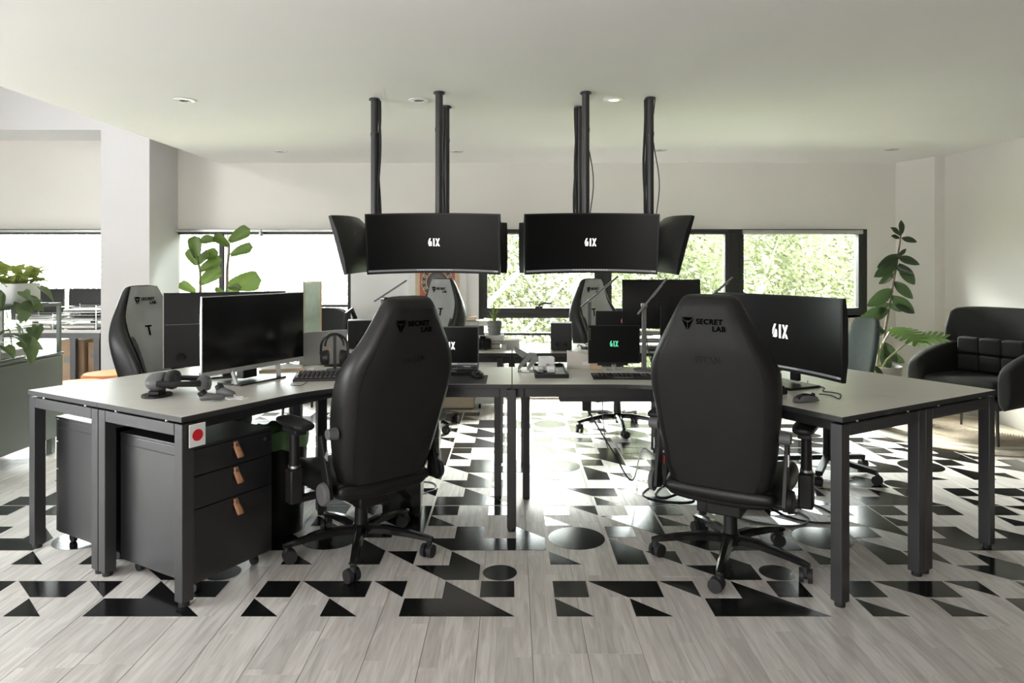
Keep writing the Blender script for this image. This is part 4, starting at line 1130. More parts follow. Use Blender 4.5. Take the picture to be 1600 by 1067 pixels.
# ---- cables helper
def cable(label, pts, r=.003, m='rubber', name='cable', cat='cable', group='loose cables', sub=6):
    pts = [Vector(p) for p in pts]
    out = []
    for i in range(len(pts) - 1):
        p0, p1, p2, p3 = pts[max(i - 1, 0)], pts[i], pts[i + 1], pts[min(i + 2, len(pts) - 1)]
        for k in range(sub):
            s = k / sub
            out.append(.5 * ((2 * p1) + (p2 - p0) * s + (2 * p0 - 5 * p1 + 4 * p2 - p3) * s * s + (3 * p1 - p0 - 3 * p2 + p3) * s ** 3))
    out.append(pts[-1])
    o = MB().tube(out, r, 6).build(name, m)
    return tag(o, label, cat, group)
h = DT + .003
cable('mouse cable looping on near right desk under the wide monitor', [(*on(x, y).xy, h + dz) for x, y, dz in ((1280, 620, .01), (1300, 619, .0), (1311, 624, 0), (1313, 617, 0), (1300, 614, 0), (1286, 612, 0), (1288, 607, 0), (1276, 603, 0), (1263, 600, 0), (1262, 596, 0))], .0024)
cable('thin keyboard cable curling at the left end of mechanical keyboard', [(*on(x, y).xy, h) for x, y in ((480, 598), (470, 603), (456, 603), (455, 600), (462, 597), (474, 596))], .0016)
# ---- white mug-like toy with red patches
p = on(1214, 596)
t = thing('toy_figure', 'small white figurine with red patches behind the right keyboard', 'figurine', (p.x, p.y, DT))
MB().ball((0, 0, .03), (.024, .022, .03)).build('body', 'white_gloss', t)
MB().ball((.004, 0, .066), (.02, .02, .018)).build('head', 'white_gloss', t)
MB().ball((-.012, -.016, .036), (.012, .008, .010)).build('red_patch', 'red', t)
MB().ball((.012, -.016, .062), (.008, .006, .007)).build('red_patch', 'red', t)
# ---- headphones on a stand
p = on(521, 580); t = thing('headphones', 'black over-ear headphones on a stand behind mechanical keyboard', 'headphones', (p.x, p.y + .02, DT), R(8))
zt = .205
arc = [(-.072 * cos(a), 0, zt - .072 + .072 * sin(a)) for a in [pi * i / 16 for i in range(17)]]
MB().tube([(-.074, 0, .09)] + arc + [(.074, 0, .09)], .007, 8).build('headband', 'plastic', t)
MB().tube([(.05 * cos(a), 0, zt - .068 + .066 * sin(a)) for a in [pi * i / 10 for i in range(11)]], .006, 6).build('band_padding', 'leather', t)
for s in (-1, 1):
    MB().rings([[(s * x, r * .8 * cos(2 * pi * k / 16), .072 + r * sin(2 * pi * k / 16)) for k in range(16)] for x, r in ((.028, .034), (.032, .044), (.048, .045), (.06, .04), (.072, .036), (.076, .02))]).build('ear_cup', 'plastic' if s < 0 else 'plastic', t, smooth=60)
p2 = MB().box((-.008, .018, 0.0), (.008, .026, zt + .004)).build('stand_post', 'plastic', t, bevel=.002)
MB().cyl((0, .02, 0), (0, .02, .008), .045, n=24).build('stand_base', 'plastic_grey', t)
MB().box((-.012, -.015, zt - .012), (.012, .03, zt - .006)).build('stand_hook', 'plastic', t)
# ---- speakers
def speaker(label, c, rz, w_=.17, d=.15, h_=.20):
    t = thing('speaker', label, 'speaker', c, rz, group='desktop speakers')
    MB().box((-w_ / 2, -d / 2, .006), (w_ / 2, d / 2, h_)).build('cabinet', 'plastic_grey', t, smooth=0, bevel=.004)
    MB().box((-w_ / 2 + .002, -d / 2 - .004, .008), (w_ / 2 - .002, -d / 2, h_ - .002)).build('rear_panel', 'plastic', t, smooth=0)
    for x in (-.03, .03): MB().cyl((x, -d / 2 - .004, .045), (x, -d / 2 - .018, .045), .013, n=14).build('terminal', 'plastic_gloss', t)
    for x in (-1, 1):
        for y in (-1, 1): MB().cyl((x * .05, y * .05, 0), (x * .05, y * .05, .006), .01, n=8).build('foot', 'rubber', t)
sp = on(560, 546); speaker('dark cube speaker left of the left desk lamp', (-1.08, 4.86, DT), R(12))
sp = on(877, 549); speaker('dark cube speaker on the far desk in front of the window', (0.345, 4.76, DT), R(-6), .145, .15, .19)
# ---- desk lamps
def lamp(label, c, post_h, e1, e2, rz=0, head_w=.03):
    t = thing('desk_lamp', label, 'lamp', c, rz, group='slim desk lamps')
    MB().prism([(.06 * cos(2 * pi * i / 24), .05 * sin(2 * pi * i / 24)) for i in range(24)], 0, .012).build('base', 'plastic_grey', t)
    MB().box((-.012, -.008, .01), (.012, .008, post_h)).build('post', 'plastic_grey', t, smooth=0, bevel=.002)
    MB().bar(e1, e2, head_w, .010).build('lamp_head', 'plastic_grey', t, smooth=0, bevel=.002)
    m = (Vector(e1) + Vector(e2)) / 2
    MB().bar(Vector(e1) * .15 + Vector(e2) * .85 - Vector((0, 0, .008)), Vector(e1) * .5 + Vector(e2) * .5 - Vector((0, 0, .008)), head_w * .7, .003).build('diffuser', 'white', t, smooth=0)
    MB().cyl((-.016, 0, post_h - .005), (.016, 0, post_h - .005), .012, n=12).build('hinge', 'metal', t)
lamp('slim grey desk lamp beside the left speaker, arm raised right', (-0.92, 4.86, DT), .355, (-.06, 0, .33), (.17, 0, .48))
lamp('slim grey desk lamp in front of the grey-fronted chair at the window', (0.545, 4.80, DT), .34, (-.06, 0, .295), (.20, 0, .51))
lamp('thick grey desk lamp left of the right front chair', (0.735, 3.80, DT), .37, (-.035, 0, .315), (.12, -.03, .515), 0, .04)
lamp('desk lamp behind the wide monitor, only its arm tip showing', (1.42, 4.92, DT), .34, (-.06, 0, .30), (.17, 0, .50))
# cable running down from the thick lamp
cable('black lamp cable dropping to the desk behind right front chair', [(.745, 3.80, DT + .2), (.76, 3.79, DT + .1), (.78, 3.77, DT + .02), (.80, 3.75, h)], .003)
# ---- laptops
def laptop(label, c, rz, W=.33, D=.22, Hs=.225, lean=12, mark=None, lid='plastic_grey', cat='laptop', sticker=False):
    t = thing('laptop', label, cat, c, rz, group='open laptops')
    MB().box((-W / 2, -D / 2, .003), (W / 2, D / 2, .017)).build('base', 'plastic', t, smooth=0, bevel=.003)
    me = MB().box((-.0085, -.0075, 0), (.0085, .0075, .002)).mesh('key', 'plastic_gloss', smooth=0)
    for r in range(5):
        for k in range(14): put('key', me, t, loc=(-.13 + k * .02, .075 - r * .018, .017))
    MB().box((-.05, -D / 2 + .012, .017), (.05, -D / 2 + .07, .0176)).build('touchpad', 'plastic_grey', t, smooth=0)
    a = R(lean); yd = Vector((0, sin(a), cos(a))); o = Vector((0, D / 2 - .004, .018))
    panel(t, W, Hs, 0, o + yd * Hs / 2, (1, 0, 0), yd, 'screen_matte', lid, mark, bool(mark), thick=.006, bezel=.006, bulge=.002, mark_h=.042, mark_dx=.0)
    for s in (-.1, .1): MB().cyl((s - .02, D / 2 - .003, .017), (s + .02, D / 2 - .003, .017), .006, n=10).build('hinge', 'metal', t)
    if sticker:
        nn = Vector((0, cos(a), -sin(a)))
        pp = o + yd * Hs * .72 + nn * .0095
        MB().ball(pp + Vector((-.075, 0, 0)), (.018, .002, .02)).build('sticker', 'pink', t)
        MB().cbox(o + yd * Hs * .55 + nn * .009 + Vector((0.02, 0, 0)), (.08, .003, .006)).build('lid_stripe', 'plastic_grey', t, smooth=0)
    return t
laptop('open laptop with white mark, half hidden by left front chair', (-0.352, 3.74, DT), R(0), .33, .2, .225, 6, 'glow_white')
laptop('dark laptop on the far desk with a pink sticker on its lid', (0.705, 4.90, DT), R(180), .235, .2, .25, 4, None, 'plastic', sticker=True)
# ---- folding stand, tray, white blocks
p = on(823, 580)
t = thing('folding_stand', 'grey folding laptop stand in crossed position on near right desk', 'laptop stand', (p.x, p.y, DT))
def plate(poly, y0, y1):
    b = MB(); n_ = len(poly)
    b.add([(x_, y0, z_) for x_, z_ in poly] + [(x_, y1, z_) for x_, z_ in poly], [tuple(range(n_)), tuple(range(2 * n_ - 1, n_ - 1, -1))] + [(i, n_ + i, n_ + (i + 1) % n_, (i + 1) % n_) for i in range(n_)])
    return b.build('folded_panel', 'pot_grey', t, smooth=0)
plate([(-.066, .136), (-.064, .104), (-.022, .070), (.004, .092), (.0, .100)], .012, .018)
plate([(-.048, .004), (-.048, .028), (.014, .104), (.056, .100), (.056, .078), (.030, .074)], .0, .006)
plate([(.0, .0), (.0, .026), (.034, .084), (.060, .086), (.060, .064)], -.03, -.024)
plate([(-.05, .0), (.056, .0), (.056, .004), (-.05, .004)], -.04, .03)
for k in range(4):
    MB().bar((-.03, -.045 + k * .018, .006 + k * .004), (.01, -.05 + k * .018, .006 + k * .004), .003, .003).build('wire_rib', 'metal', t, smooth=0)
a = on(836, 591); b = on(889, 591); c = on(862, 573)
t = thing('desk_tray', 'shallow black tray on near right desk holding white adapters', 'tray', ((a.x + b.x) / 2, (a.y + c.y) / 2, DT))
w_, d_ = (b.x - a.x) / 2, (c.y - a.y) / 2
MB().box((-w_, -d_, 0), (w_, d_, .006)).build('tray_floor', 'plastic', t, smooth=0)
for lo, hi in (((-w_, -d_, .006), (w_, -d_ + .006, .022)), ((-w_, d_ - .006, .006), (w_, d_, .022)), ((-w_, -d_ + .006, .006), (-w_ + .006, d_ - .006, .022)), ((w_ - .006, -d_ + .006, .006), (w_, d_ - .006, .022))):
    MB().box(lo, hi).build('tray_rim', 'plastic', t, smooth=0)
tx, ty = (a.x + b.x) / 2, (a.y + c.y) / 2
def adapter(label, x, y, sx, sy, sz, rz, m='white'):
    t = thing('power_adapter', label, 'adapter', (x, y, DT + .0065), R(rz), group='white adapters in the tray')
    MB().box((-sx / 2, -sy / 2, 0), (sx / 2, sy / 2, sz)).build('body', m, t, bevel=.006)
    for s in (-.006, .006): MB().box((s - .002, -sy / 2 - .012, sz * .4), (s + .002, -sy / 2 - .0005, sz * .55)).build('pin', 'metal', t, smooth=0)
adapter('largest white cube adapter in the black tray', tx - .018, ty + .03, .085, .07, .075, 6)
adapter('small white adapter at the left front of the black tray', tx - .062, ty - .045, .04, .04, .032, 20)
adapter('small white adapter at the right front of the black tray', tx + .005, ty - .055, .045, .035, .036, -8)
# pale box and wood block behind the tray
t = thing('file_box', 'pale cardboard file box standing behind the small green-mark screen', 'box', (0.42, 3.90, DT))
MB().add([(-.105, -.02, 0), (.09, -.02, 0), (.09, .02, 0), (-.105, .02, 0), (-.105, -.02, .10), (.09, -.02, .07), (.09, .02, .07), (-.105, .02, .10)], [(3, 2, 1, 0), (4, 5, 6, 7), (0, 1, 5, 4), (1, 2, 6, 5), (2, 3, 7, 6), (3, 0, 4, 7)]).build('box_body', 'cream', t, smooth=0, bevel=.002)
MB().box((-.02, -.024, .02), (.04, -.0205, .04)).build('box_label', 'paper', t, smooth=0)
t = thing('wood_block', 'small light wooden block in front of the pale file box', 'block', (0.475, 3.85, DT))
MB().box((-.035, -.02, 0), (.03, .015, .035)).build('block', 'wood_light', t, smooth=0, bevel=.003)
MB().box((-.033, -.018, .0352), (.028, .013, .039)).build('paper_slip', 'paper', t, smooth=0)
# ---- papers and notebook behind the silver monitor
p = on(440, 577)
for i, (dx, dy, rz, m, lab, ww, dd) in enumerate(((0, 0, 20, 'wood_light', 'open tan notebook right of the silver monitor foot', .12, .09), (.11, .07, -10, 'paper', 'white paper sheet beside the tan notebook', .09, .07))):
    t = thing('notebook' if i == 0 else 'paper_sheet', lab, 'notebook' if i == 0 else 'paper', (p.x + dx, p.y + dy, DT), R(rz))
    MB().box((-ww, -dd, 0), (ww, dd, .004 if i else .012)).build('cover' if i == 0 else 'sheet', m, t, smooth=0, bevel=.001)
    MB().box((-ww * .9, -dd * .9, .0045 if i else .0125), (ww * .9, dd * .9, .005 if i else .016)).build('page', 'paper', t, smooth=0)
t = thing('yellow_note', 'tiny yellow note pad behind the tan notebook', 'note pad', (p.x + .14, p.y + .19, DT), R(15))
MB().box((-.025, -.02, 0), (.025, .02, .02)).build('pad', 'yellow', t, smooth=0)
MB().box((-.025, .012, .0202), (.025, .02, .0215)).build('glue_strip', 'paper', t, smooth=0)
rnd = random.Random(5)
for k, lab in enumerate(('black cable across the tan notebook', 'black cable tangle left of the headphones', 'thin cable winding behind the headphones', 'cable heap beside the grey laptop lid')):
    q0 = on(445 + k * 22, 572 - k * 3)
    pts = [(q0.x + .16 * (i / 7 - .3) + rnd.gauss(0, .03), q0.y + rnd.gauss(0, .035), h + (.016 if k == 0 else .004) + .012 * rnd.random()) for i in range(8)]
    cable(lab, pts, .003)
for k, lab in enumerate(('white cable in front of the left speaker', 'white cable curling behind the headphones')):
    q0 = on(553 - k * 30, 553 + k * 3)
    pts = [(q0.x + .2 * (i / 7 - .5) + rnd.gauss(0, .02), q0.y + rnd.gauss(0, .03), h + .004 + .02 * rnd.random()) for i in range(8)]
    cable(lab, pts, .0035, 'white')
# grey lid standing behind the monitor with a small orange sticker
t = thing('laptop', 'grey laptop lid with faint orange sticker behind the silver monitor', 'laptop', (-1.11, 4.02, DT), R(40), group='open laptops')
MB().box((-.15, -.005, .014), (.15, .003, .20)).build('lid', 'silver', t, smooth=0, bevel=.003)
MB().box((-.15, .0035, .0), (.15, .2, .013)).build('base', 'silver', t, smooth=0, bevel=.003)
MB().box((.02, -.0065, .08), (.045, -.0052, .105)).build('sticker', 'wood_light', t, smooth=0)
# dark PC towers under the near left desk
def tower(label, c, rz):
    t = thing('computer_tower', label, 'computer', c, rz, group='computer towers under the desks')
    MB().box((-.10, -.21, .015), (.10, .21, .46)).build('case', 'plastic', t, smooth=0, bevel=.005)
    MB().box((-.095, -.222, .03), (.095, -.2105, .45)).build('front_grille', 'plastic_gloss', t, smooth=0)
    for x in (-.08, .08):
        for y in (-.17, .17): MB().box((x - .012, y - .02, 0), (x + .012, y + .02, .0145)).build('foot', 'rubber', t, smooth=0)
    MB().cyl((.06, -.223, .42), (.06, -.227, .42), .008, n=12).build('power_button', 'metal', t)
tower('black computer tower under near left desk behind the bin', (-0.60, 3.80, 0), R(5))
tower('black computer tower under far left desk', (-0.62, 4.93, 0), R(4))
# waste bin with green liner
t = thing('waste_bin', 'dark waste bin with a green liner bag behind the left armrest', 'bin', (-1.16, 3.44, 0))
MB().lathe([(.085, .0), (.10, .003), (.125, .47), (.129, .47), (.129, .475), (.121, .473), (.096, .01), (.02, .008)], n=24, caps=False).build('bucket', 'plastic', t)
rr = []
for z, r in ((.43, .131), (.47, .135), (.515, .133), (.522, .126), (.47, .118), (.36, .108)):
    rr.append([((r + .006 * sin(k * 5.1) + .004 * sin(k * 2.3)) * cos(2 * pi * k / 30), (r + .006 * sin(k * 5.1)) * sin(2 * pi * k / 30), z + .008 * sin(k * 1.9)) for k in range(30)])
MB().rings(rr, caps=False).build('liner', 'green_bag', t, smooth=180)
# ---- far desk: plant, papers, books, camera, cup, sponge
def fd(px, py): return PZ(px, py, DT)
t = thing('camera', 'black camera lying at the left of the potted spiky plant', 'camera', (-0.21, 4.78, DT), R(20))
MB().box((-.06, -.03, 0), (.06, .03, .075)).build('body', 'plastic', t, smooth=0, bevel=.01)
MB().cyl((.0, -.03, .036), (.0, -.085, .036), .032, n=20).build('lens', 'plastic_gloss', t)
MB().box((-.02, -.02, .0755), (.02, .02, .095)).build('viewfinder', 'plastic', t, smooth=0, bevel=.004)
def book(label, c, sx, sy, sz, m, rz=0, name='book', cat='book', group='books and papers on the far desk'):
    t = thing(name, label, cat, c, R(rz), group=group)
    MB().box((-sx / 2, -sy / 2, 0), (sx / 2, sy / 2, sz * .12)).box((-sx / 2, -sy / 2, sz * .88), (sx / 2, sy / 2, sz)).box((-sx / 2, -sy / 2, sz * .12), (-sx / 2 + .004, sy / 2, sz * .88)).build('cover', m, t, smooth=0)
    MB().box((-sx / 2 + .0045, -sy / 2 + .004, sz * .125), (sx / 2 - .004, sy / 2 - .004, sz * .875)).build('pages', 'paper', t, smooth=0)
book('brown-backed book at the bottom of the stack under the plant', (-0.135, 4.86, DT), .10, .14, .035, 'cardboard', 4)
book('grey book in the stack under the potted plant', (-0.13, 4.87, DT + .0355), .12, .15, .02, 'plastic_grey', -3)
book('white magazine pile directly under the potted plant', (-0.125, 4.87, DT + .056), .14, .15, .035, 'paper', 2)
book('white paper ream right of the potted plant', (-0.01, 4.93, DT), .13, .15, .055, 'paper', 0)
t = thing('plant_pot', 'grey ribbed pot with a spiky pale green plant on stacked papers', 'plant', (-0.125, 4.87, DT + .0915), group='potted plants')
MB().lathe([(.036, 0), (.044, .003), (.052, .09), (.053, .098), (.048, .098), (.046, .085), (.002, .083)], n=24, caps=False).build('pot', 'pot_grey', t)
for z in (.03, .055, .08): MB().lathe([(.0468 + z * .07, z), (.049 + z * .07, z + .004), (.0468 + z * .07, z + .008)], n=24, caps=False).build('pot_rib', 'pot_grey', t)
def blade(L_, w_, bend): return MB().grid(lambda u, v: ((u - .5) * w_ * (1 - v ** 3) * (1 + .0), bend * v * v + .006 * abs(u - .5), L_ * v * (1 - .12 * v)), 2, 7)
for k, (az, L_, bd) in enumerate(((0, .13, .03), (60, .10, .05), (115, .14, .02), (170, .09, .05), (220, .12, .06), (275, .15, .035), (320, .11, .05), (30, .16, .015))):
    blade(L_, .022, bd).build('leaf', 'leaf_spiky', t, smooth=180, loc=(0, 0, .08), rot=(0, 0, R(az)), solid=.002)
p = fd(788, 545.5)
t = thing('paper_cup', 'small white cup in front of the white paper ream', 'cup', (p.x, p.y, DT))
MB().lathe([(.014, 0), (.016, .002), (.0175, .034), (.0165, .034), (.015, .006), (.001, .005)], n=20, caps=False).build('cup', 'white', t)
MB().lathe([(.0155, .030), (.001, .030)], n=16, caps=False).build('contents', 'paper', t)
p = fd(804, 541)
t = thing('tape_roll', 'flat yellow-green item on the far desk seam', 'stationery', (p.x, p.y, DT))
MB().prism([(.038 * cos(2 * pi * i / 20), .024 * sin(2 * pi * i / 20)) for i in range(20)], 0, .016).build('case', 'yellow', t, bevel=.003)
MB().box((-.02, -.012, .0165), (.02, .012, .018)).build('lid', 'stem_pale', t, smooth=0)
for k, lab in enumerate(('black cable bundle right of the window speaker', 'tangled cables under the pink-sticker laptop', 'loose cable at the edge of the far right desk')):
    pts = [(.45 + .03 * k + .17 * i / 8, 4.72 + rnd.gauss(0, .05) + .03 * k, h + .006 + .03 * rnd.random()) for i in range(9)]
    cable(lab, pts, .0035)
# paper trays right of the large monitor
t = thing('letter_tray', 'wire letter tray with papers below the large far right monitor', 'letter tray', (1.02, 5.01, DT))
for k in range(4):
    MB().box((-.13, -.10, .03 + k * .055), (.13, .10, .036 + k * .055)).build('shelf', 'plastic', t, smooth=0)
    MB().box((-.12, -.095, .0365 + k * .055), (.12, .095, .048 + k * .055)).build('paper_pile', 'paper', t, smooth=0)
for sx in (-.13, .13):
    for sy in (-.1, .1): MB().cyl((sx, sy, 0), (sx, sy, .24), .004, n=8).build('post', 'plastic', t)
# ================================================================== PLANTS
def leaf_mesh(name, L_, W_, mt, shape='oval', fold=.18, droop=.35, nu=6, nv=10):
    """leaf along +Y from its stalk, surface roughly facing +Z"""
    def wid(v):
        if shape == 'oval': return sin(pi * min(1, v * .97 + .02)) ** .75
        if shape == 'fiddle': return (.25 + .75 * v ** .8) * (1 - v ** 7) ** .5 if v > .03 else .12
        if shape == 'heart': return (.72 + .28 * sin(pi * .5 * v / .2)) if v < .2 else max(0.0, 1 - ((v - .2) / .8) ** 1.7) ** .9
        return 1
    def fn(u, v):
        s = (u - .5) * 2
        x = s * W_ / 2 * wid(v)
        y = L_ * v - (.10 * L_ * abs(s) * (1 - v / .2) if shape == 'heart' and v < .2 else 0)
        z = abs(s) * fold * W_ * .5 - droop * L_ * v * v + .02 * L_ * sin(v * 9 + s * 2)
        return (x, y, z)
    return MB().grid(fn, nu, nv).mesh(name, mt, smooth=180)
def put_leaf(root, me, loc, az, el, roll=0, sc=1.0):
    """az: heading (deg, 0 = +x), el: pitch up (deg)"""
    o = put('leaf', me, root, loc=loc)
    m = Matrix.Rotation(R(az - 90), 4, 'Z') @ Matrix.Rotation(R(el), 4, 'X') @ Matrix.Rotation(R(roll), 4, 'Y')
    o.rotation_euler = m.to_euler(); o.scale = (sc, sc, sc)
    return o
def img_leaf(root, me, base_px, tip_px, d, L_, toward=0.0, roll=0, org=None):
    """place a leaf so that its stalk and tip lie at two image points at depth d (tip nearer by 'toward')"""
    a = P(*base_px, d); b = P(*tip_px, d - toward)
    v = b - a; sc = v.length / L_
    y = v.normalized()
    up = Vector((0, -.9, .42)); x = y.cross(up)
    if x.length < .05: x = Vector((1, 0, 0))
    x.normalize(); z = x.cross(y)
    m = Matrix((x, y, z)).transposed() @ Matrix.Rotation(R(roll), 3, 'Y')
    o = put('leaf', me, root, loc=a - org, rot=m.to_euler())
    o.scale = (sc, sc, sc)
    return a
# ---- fiddle-leaf fig by the left window
d = 6.05
org = P(330, 415, d); org.z = 0
t = thing('fiddle_leaf_fig', 'potted fiddle-leaf fig with big lobed leaves in front of the left window', 'plant', org, group='potted plants')
lm = leaf_mesh('leaf', .22, .16, 'leaf_fig', 'fiddle', .25, .22, 6, 10)
MB().lathe([(.11, 0), (.12, .004), (.15, .28), (.155, .29), (.145, .29), (.14, .26), (.005, .255)], n=24, caps=False).build('pot', 'white', t)
MB().lathe([(.139, .262), (.002, .268)], n=20, caps=False).build('soil', 'soil', t)
for xs in (((313, 460), (313, 425), (311, 415), (309, 400)), ((355, 455), (355, 420), (358, 395), (358, 383), (350, 377))):
    pts = [(.0, 0, .25)] + [tuple(P(x_, y_, d) - org) for x_, y_ in xs]
    pts.insert(1, ((pts[0][0] + pts[1][0]) * .5, 0, (pts[0][2] + pts[1][2]) * .5))
    MB().tube(pts, [.016, .013, .011] + [.009] * (len(pts) - 4) + [.006], 8).build('trunk', 'bark', t)
for base, tip, tw, ro in (((309, 405), (302, 369), .05, 10), ((309, 414), (292, 390), .04, -15), ((313, 402), (338, 394), .06, 20), ((313, 424), (342, 404), .08, -10), ((314, 443), (342, 420), .06, 15), ((306, 456), (280, 442), .05, -10),
                          ((345, 377), (312, 372), .06, 10), ((358, 384), (335, 368), .10, -20), ((359, 378), (387, 357), .05, 15), ((361, 400), (391, 383), .06, -10), ((358, 446), (403, 437), .10, 20), ((352, 462), (372, 447), .08, 0), ((350, 458), (338, 452), .1, 0), ((312, 412), (322, 395), .10, 0)):
    img_leaf(t, lm, base, tip, d, .22, tw, ro, org)
# ---- rubber plant in the right rear corner
d = 6.05
org = P(1378, 415, d); org.z = 0.0125; org.x += .02
t = thing('rubber_plant', 'tall potted rubber plant with dark glossy leaves in the right corner', 'plant', org, group='potted plants')
lr = leaf_mesh('leaf', .20, .088, 'leaf_rubber', 'oval', .28, .15, 4, 8)
MB().lathe([(.10, 0), (.11, .004), (.14, .42), (.145, .43), (.135, .43), (.13, .40), (.004, .395)], n=24, caps=False).build('pot', 'pot_grey', t)
MB().lathe([(.129, .402), (.002, .408)], n=20, caps=False).build('soil', 'soil', t)
st = [(1376, 590), (1379, 545), (1384, 510), (1391, 470), (1396, 440), (1402, 405), (1406, 380), (1408, 362)]
MB().tube([(0, 0, .39)] + [tuple(P(x_, y_, d) - org) for x_, y_ in st], [.014] + [.012] * 3 + [.010] * 3 + [.006] * 2, 8).build('trunk', 'bark', t)
for base, tip, tw, ro in (((1408, 366), (1409, 344), .02, 0), ((1407, 368), (1394, 355), .05, 0), ((1405, 372), (1394, 368), .05, 0), ((1409, 372), (1432, 377), .1, 20), ((1404, 400), (1416, 389), .05, 20), ((1404, 398), (1373, 418), .02, -20), ((1402, 402), (1437, 412), .10, 10), ((1401, 408), (1369, 432), .05, -15),
                          ((1399, 415), (1428, 430), .10, 40), ((1404, 412), (1430, 445), .03, 30), ((1397, 426), (1374, 444), -.03, -20), ((1396, 440), (1427, 466), .08, 20), ((1393, 452), (1358, 478), .05, -20), ((1390, 462), (1372, 462), -.05, 0), ((1392, 462), (1430, 490), .05, 30), ((1390, 474), (1364, 486), -.03, -20), ((1388, 484), (1347, 498), .04, -10), ((1388, 480), (1420, 478), -.06, 10),
                          ((1382, 520), (1366, 508), .06, 0), ((1380, 520), (1362, 515), .1, -30), ((1382, 540), (1366, 560), .10, -20), ((1381, 535), (1402, 565), .10, 20), ((1380, 545), (1388, 582), .12, 10), ((1384, 550), (1414, 568), .05, 40)):
    img_leaf(t, lr, base, tip, d, .20, tw, ro, org)
# ---- monstera beside it
d = 5.6
org = P(1372, 415, d); org.z = 0.0125
t = thing('monstera', 'potted monstera with two split leaves in front of the rubber plant', 'plant', org, group='potted plants')
MB().lathe([(.09, 0), (.10, .004), (.115, .24), (.12, .25), (.11, .25), (.105, .22), (.004, .215)], n=24, caps=False).build('pot', 'white', t)
MB().lathe([(.104, .222), (.002, .228)], n=20, caps=False).build('soil', 'soil', t)
def monstera_leaf():
    L_, W_ = .26, .24
    b = MB()
    top = lambda x, y: .05 * abs(x) - .9 * (y - .06) ** 2 * .8
    n = 7
    for s in (-1, 1):
        for i in range(n):
            v0, v1 = i / n, (i + 1) / n
            y0, y1 = L_ * v0 - .02, L_ * v1 - .02
            wv = W_ / 2 * (sin(pi * (.12 + .8 * (v0 + v1) / 2))) ** .7
            sl = .045
            pts = [(0, y0), (0, y1), (s * wv * .35, y1 + sl * .4), (s * wv * .98, y1 + sl - .008), (s * wv, y0 + sl + .010), (s * wv * .4, y0 + sl * .35 + .003)]
            vs = [(x_, y_, top(x_, y_)) for x_, y_ in pts]
            b.add(vs, [tuple(range(6)) if s < 0 else tuple(range(5, -1, -1))])
    return b.mesh('leaf', 'leaf_monstera', smooth=0)
lmn = monstera_leaf()
for st, tip, wv in ((((1370, 590), (1385, 562), (1405, 545), (1418, 535)), (1455, 528), .1), (((1366, 590), (1372, 555), (1383, 530), (1394, 512)), (1430, 528), .22)):
    MB().tube([tuple(P(x_, y_, d) - org) for x_, y_ in st], .008, 6).build('stalk', 'stem_pale', t)
    a = P(*st[-1], d); bb = P(*tip, d - wv); v = bb - a
    y = v.normalized(); up = Vector((-.1, -.35, .95)); x = y.cross(up).normalized(); z = x.cross(y)
    o = put('leaf', lmn, t, loc=a - org, rot=Matrix((x, y, z)).transposed().to_euler()); o.scale = (1.1,) * 3
for st in (((1364, 590), (1360, 560), (1358, 548)), ((1368, 592), (1366, 570), (1364, 545)), ((1372, 592), (1373, 560), (1378, 535))):
    MB().tube([tuple(P(x_, y_, d) - org) for x_, y_ in st], .006, 6).build('stalk', 'stem_pale', t)
for base, tip in (((1358, 565), (1345, 585)), ((1364, 560), (1352, 572)), ((1366, 572), (1380, 588))):
    img_leaf(t, lr, base, tip, d, .20, .08, 0, org)
for st in (((1366, 600), (1366, 620), (1370, 640)),):
    pass

# ================================================================== ARMCHAIR, RUG, TASK CHAIR
rc = Vector((3.66, 5.52, 0))
t = thing('round_rug', 'round jute rug with a white ring under the black armchair', 'rug', (rc.x, rc.y, 0.0012))
import itertools
RR = .80
prof = []
nr = 26
for ring_i, (r0, r1, m) in enumerate(((.0, .54, 'rug_jute'), (.54, .60, 'rug_white'), (.60, .66, 'rug_jute'), (.66, .74, 'rug_white'), (.74, RR, 'rug_jute'))):
    pr = [(max(r0, .002), .002)]
    k = max(2, int((r1 - r0) / .018))
    for i in range(k):
        a_, b_ = r0 + (r1 - r0) * i / k, r0 + (r1 - r0) * (i + 1) / k
        pr += [(a_ + (b_ - a_) * .25 + .001, .010), (a_ + (b_ - a_) * .75, .010), (b_, .005)]
    pr += [(r1, .0005)]
    b = MB(); nn = 48
    rings = [[(r * cos(2 * pi * i / nn), r * sin(2 * pi * i / nn), z) for i in range(nn)] for r, z in pr]
    # keep the part that fits in front of the wall
    rings = [[(min(x_, XR - rc.x - .02), y_, z) for x_, y_, z in rg] for rg in rings]
    b.rings(rings, caps=False).build('rug_band', m, t, smooth=60)
def soft_box(name, lo, hi, r, m, root, sub=2, rot=None, loc=None):
    return MB().box(lo, hi).build(name, m, root, smooth=60, bevel=0) if r == 0 else _sb(name, lo, hi, r, m, root, loc, rot)
def _sb(name, lo, hi, r, m, root, loc=None, rot=None):
    o = MB().box(lo, hi).build(name, m, root, smooth=180, loc=loc, rot=rot)
    md = o.modifiers.new('round', 'BEVEL'); md.width = r; md.segments = 4; md.limit_method = 'NONE'
    return o
# armchair: local front is -X
t = thing('armchair', 'black high-backed lounge armchair on the rug by the right wall', 'armchair', (3.60, 5.30, 0), R(27))
_sb('seat_cushion', (-.25, -.27, .36), (.30, .27, .475), .045, 'sofa', t)
_sb('seat_base', (-.24, -.30, .27), (.32, .30, .355), .03, 'sofa', t)
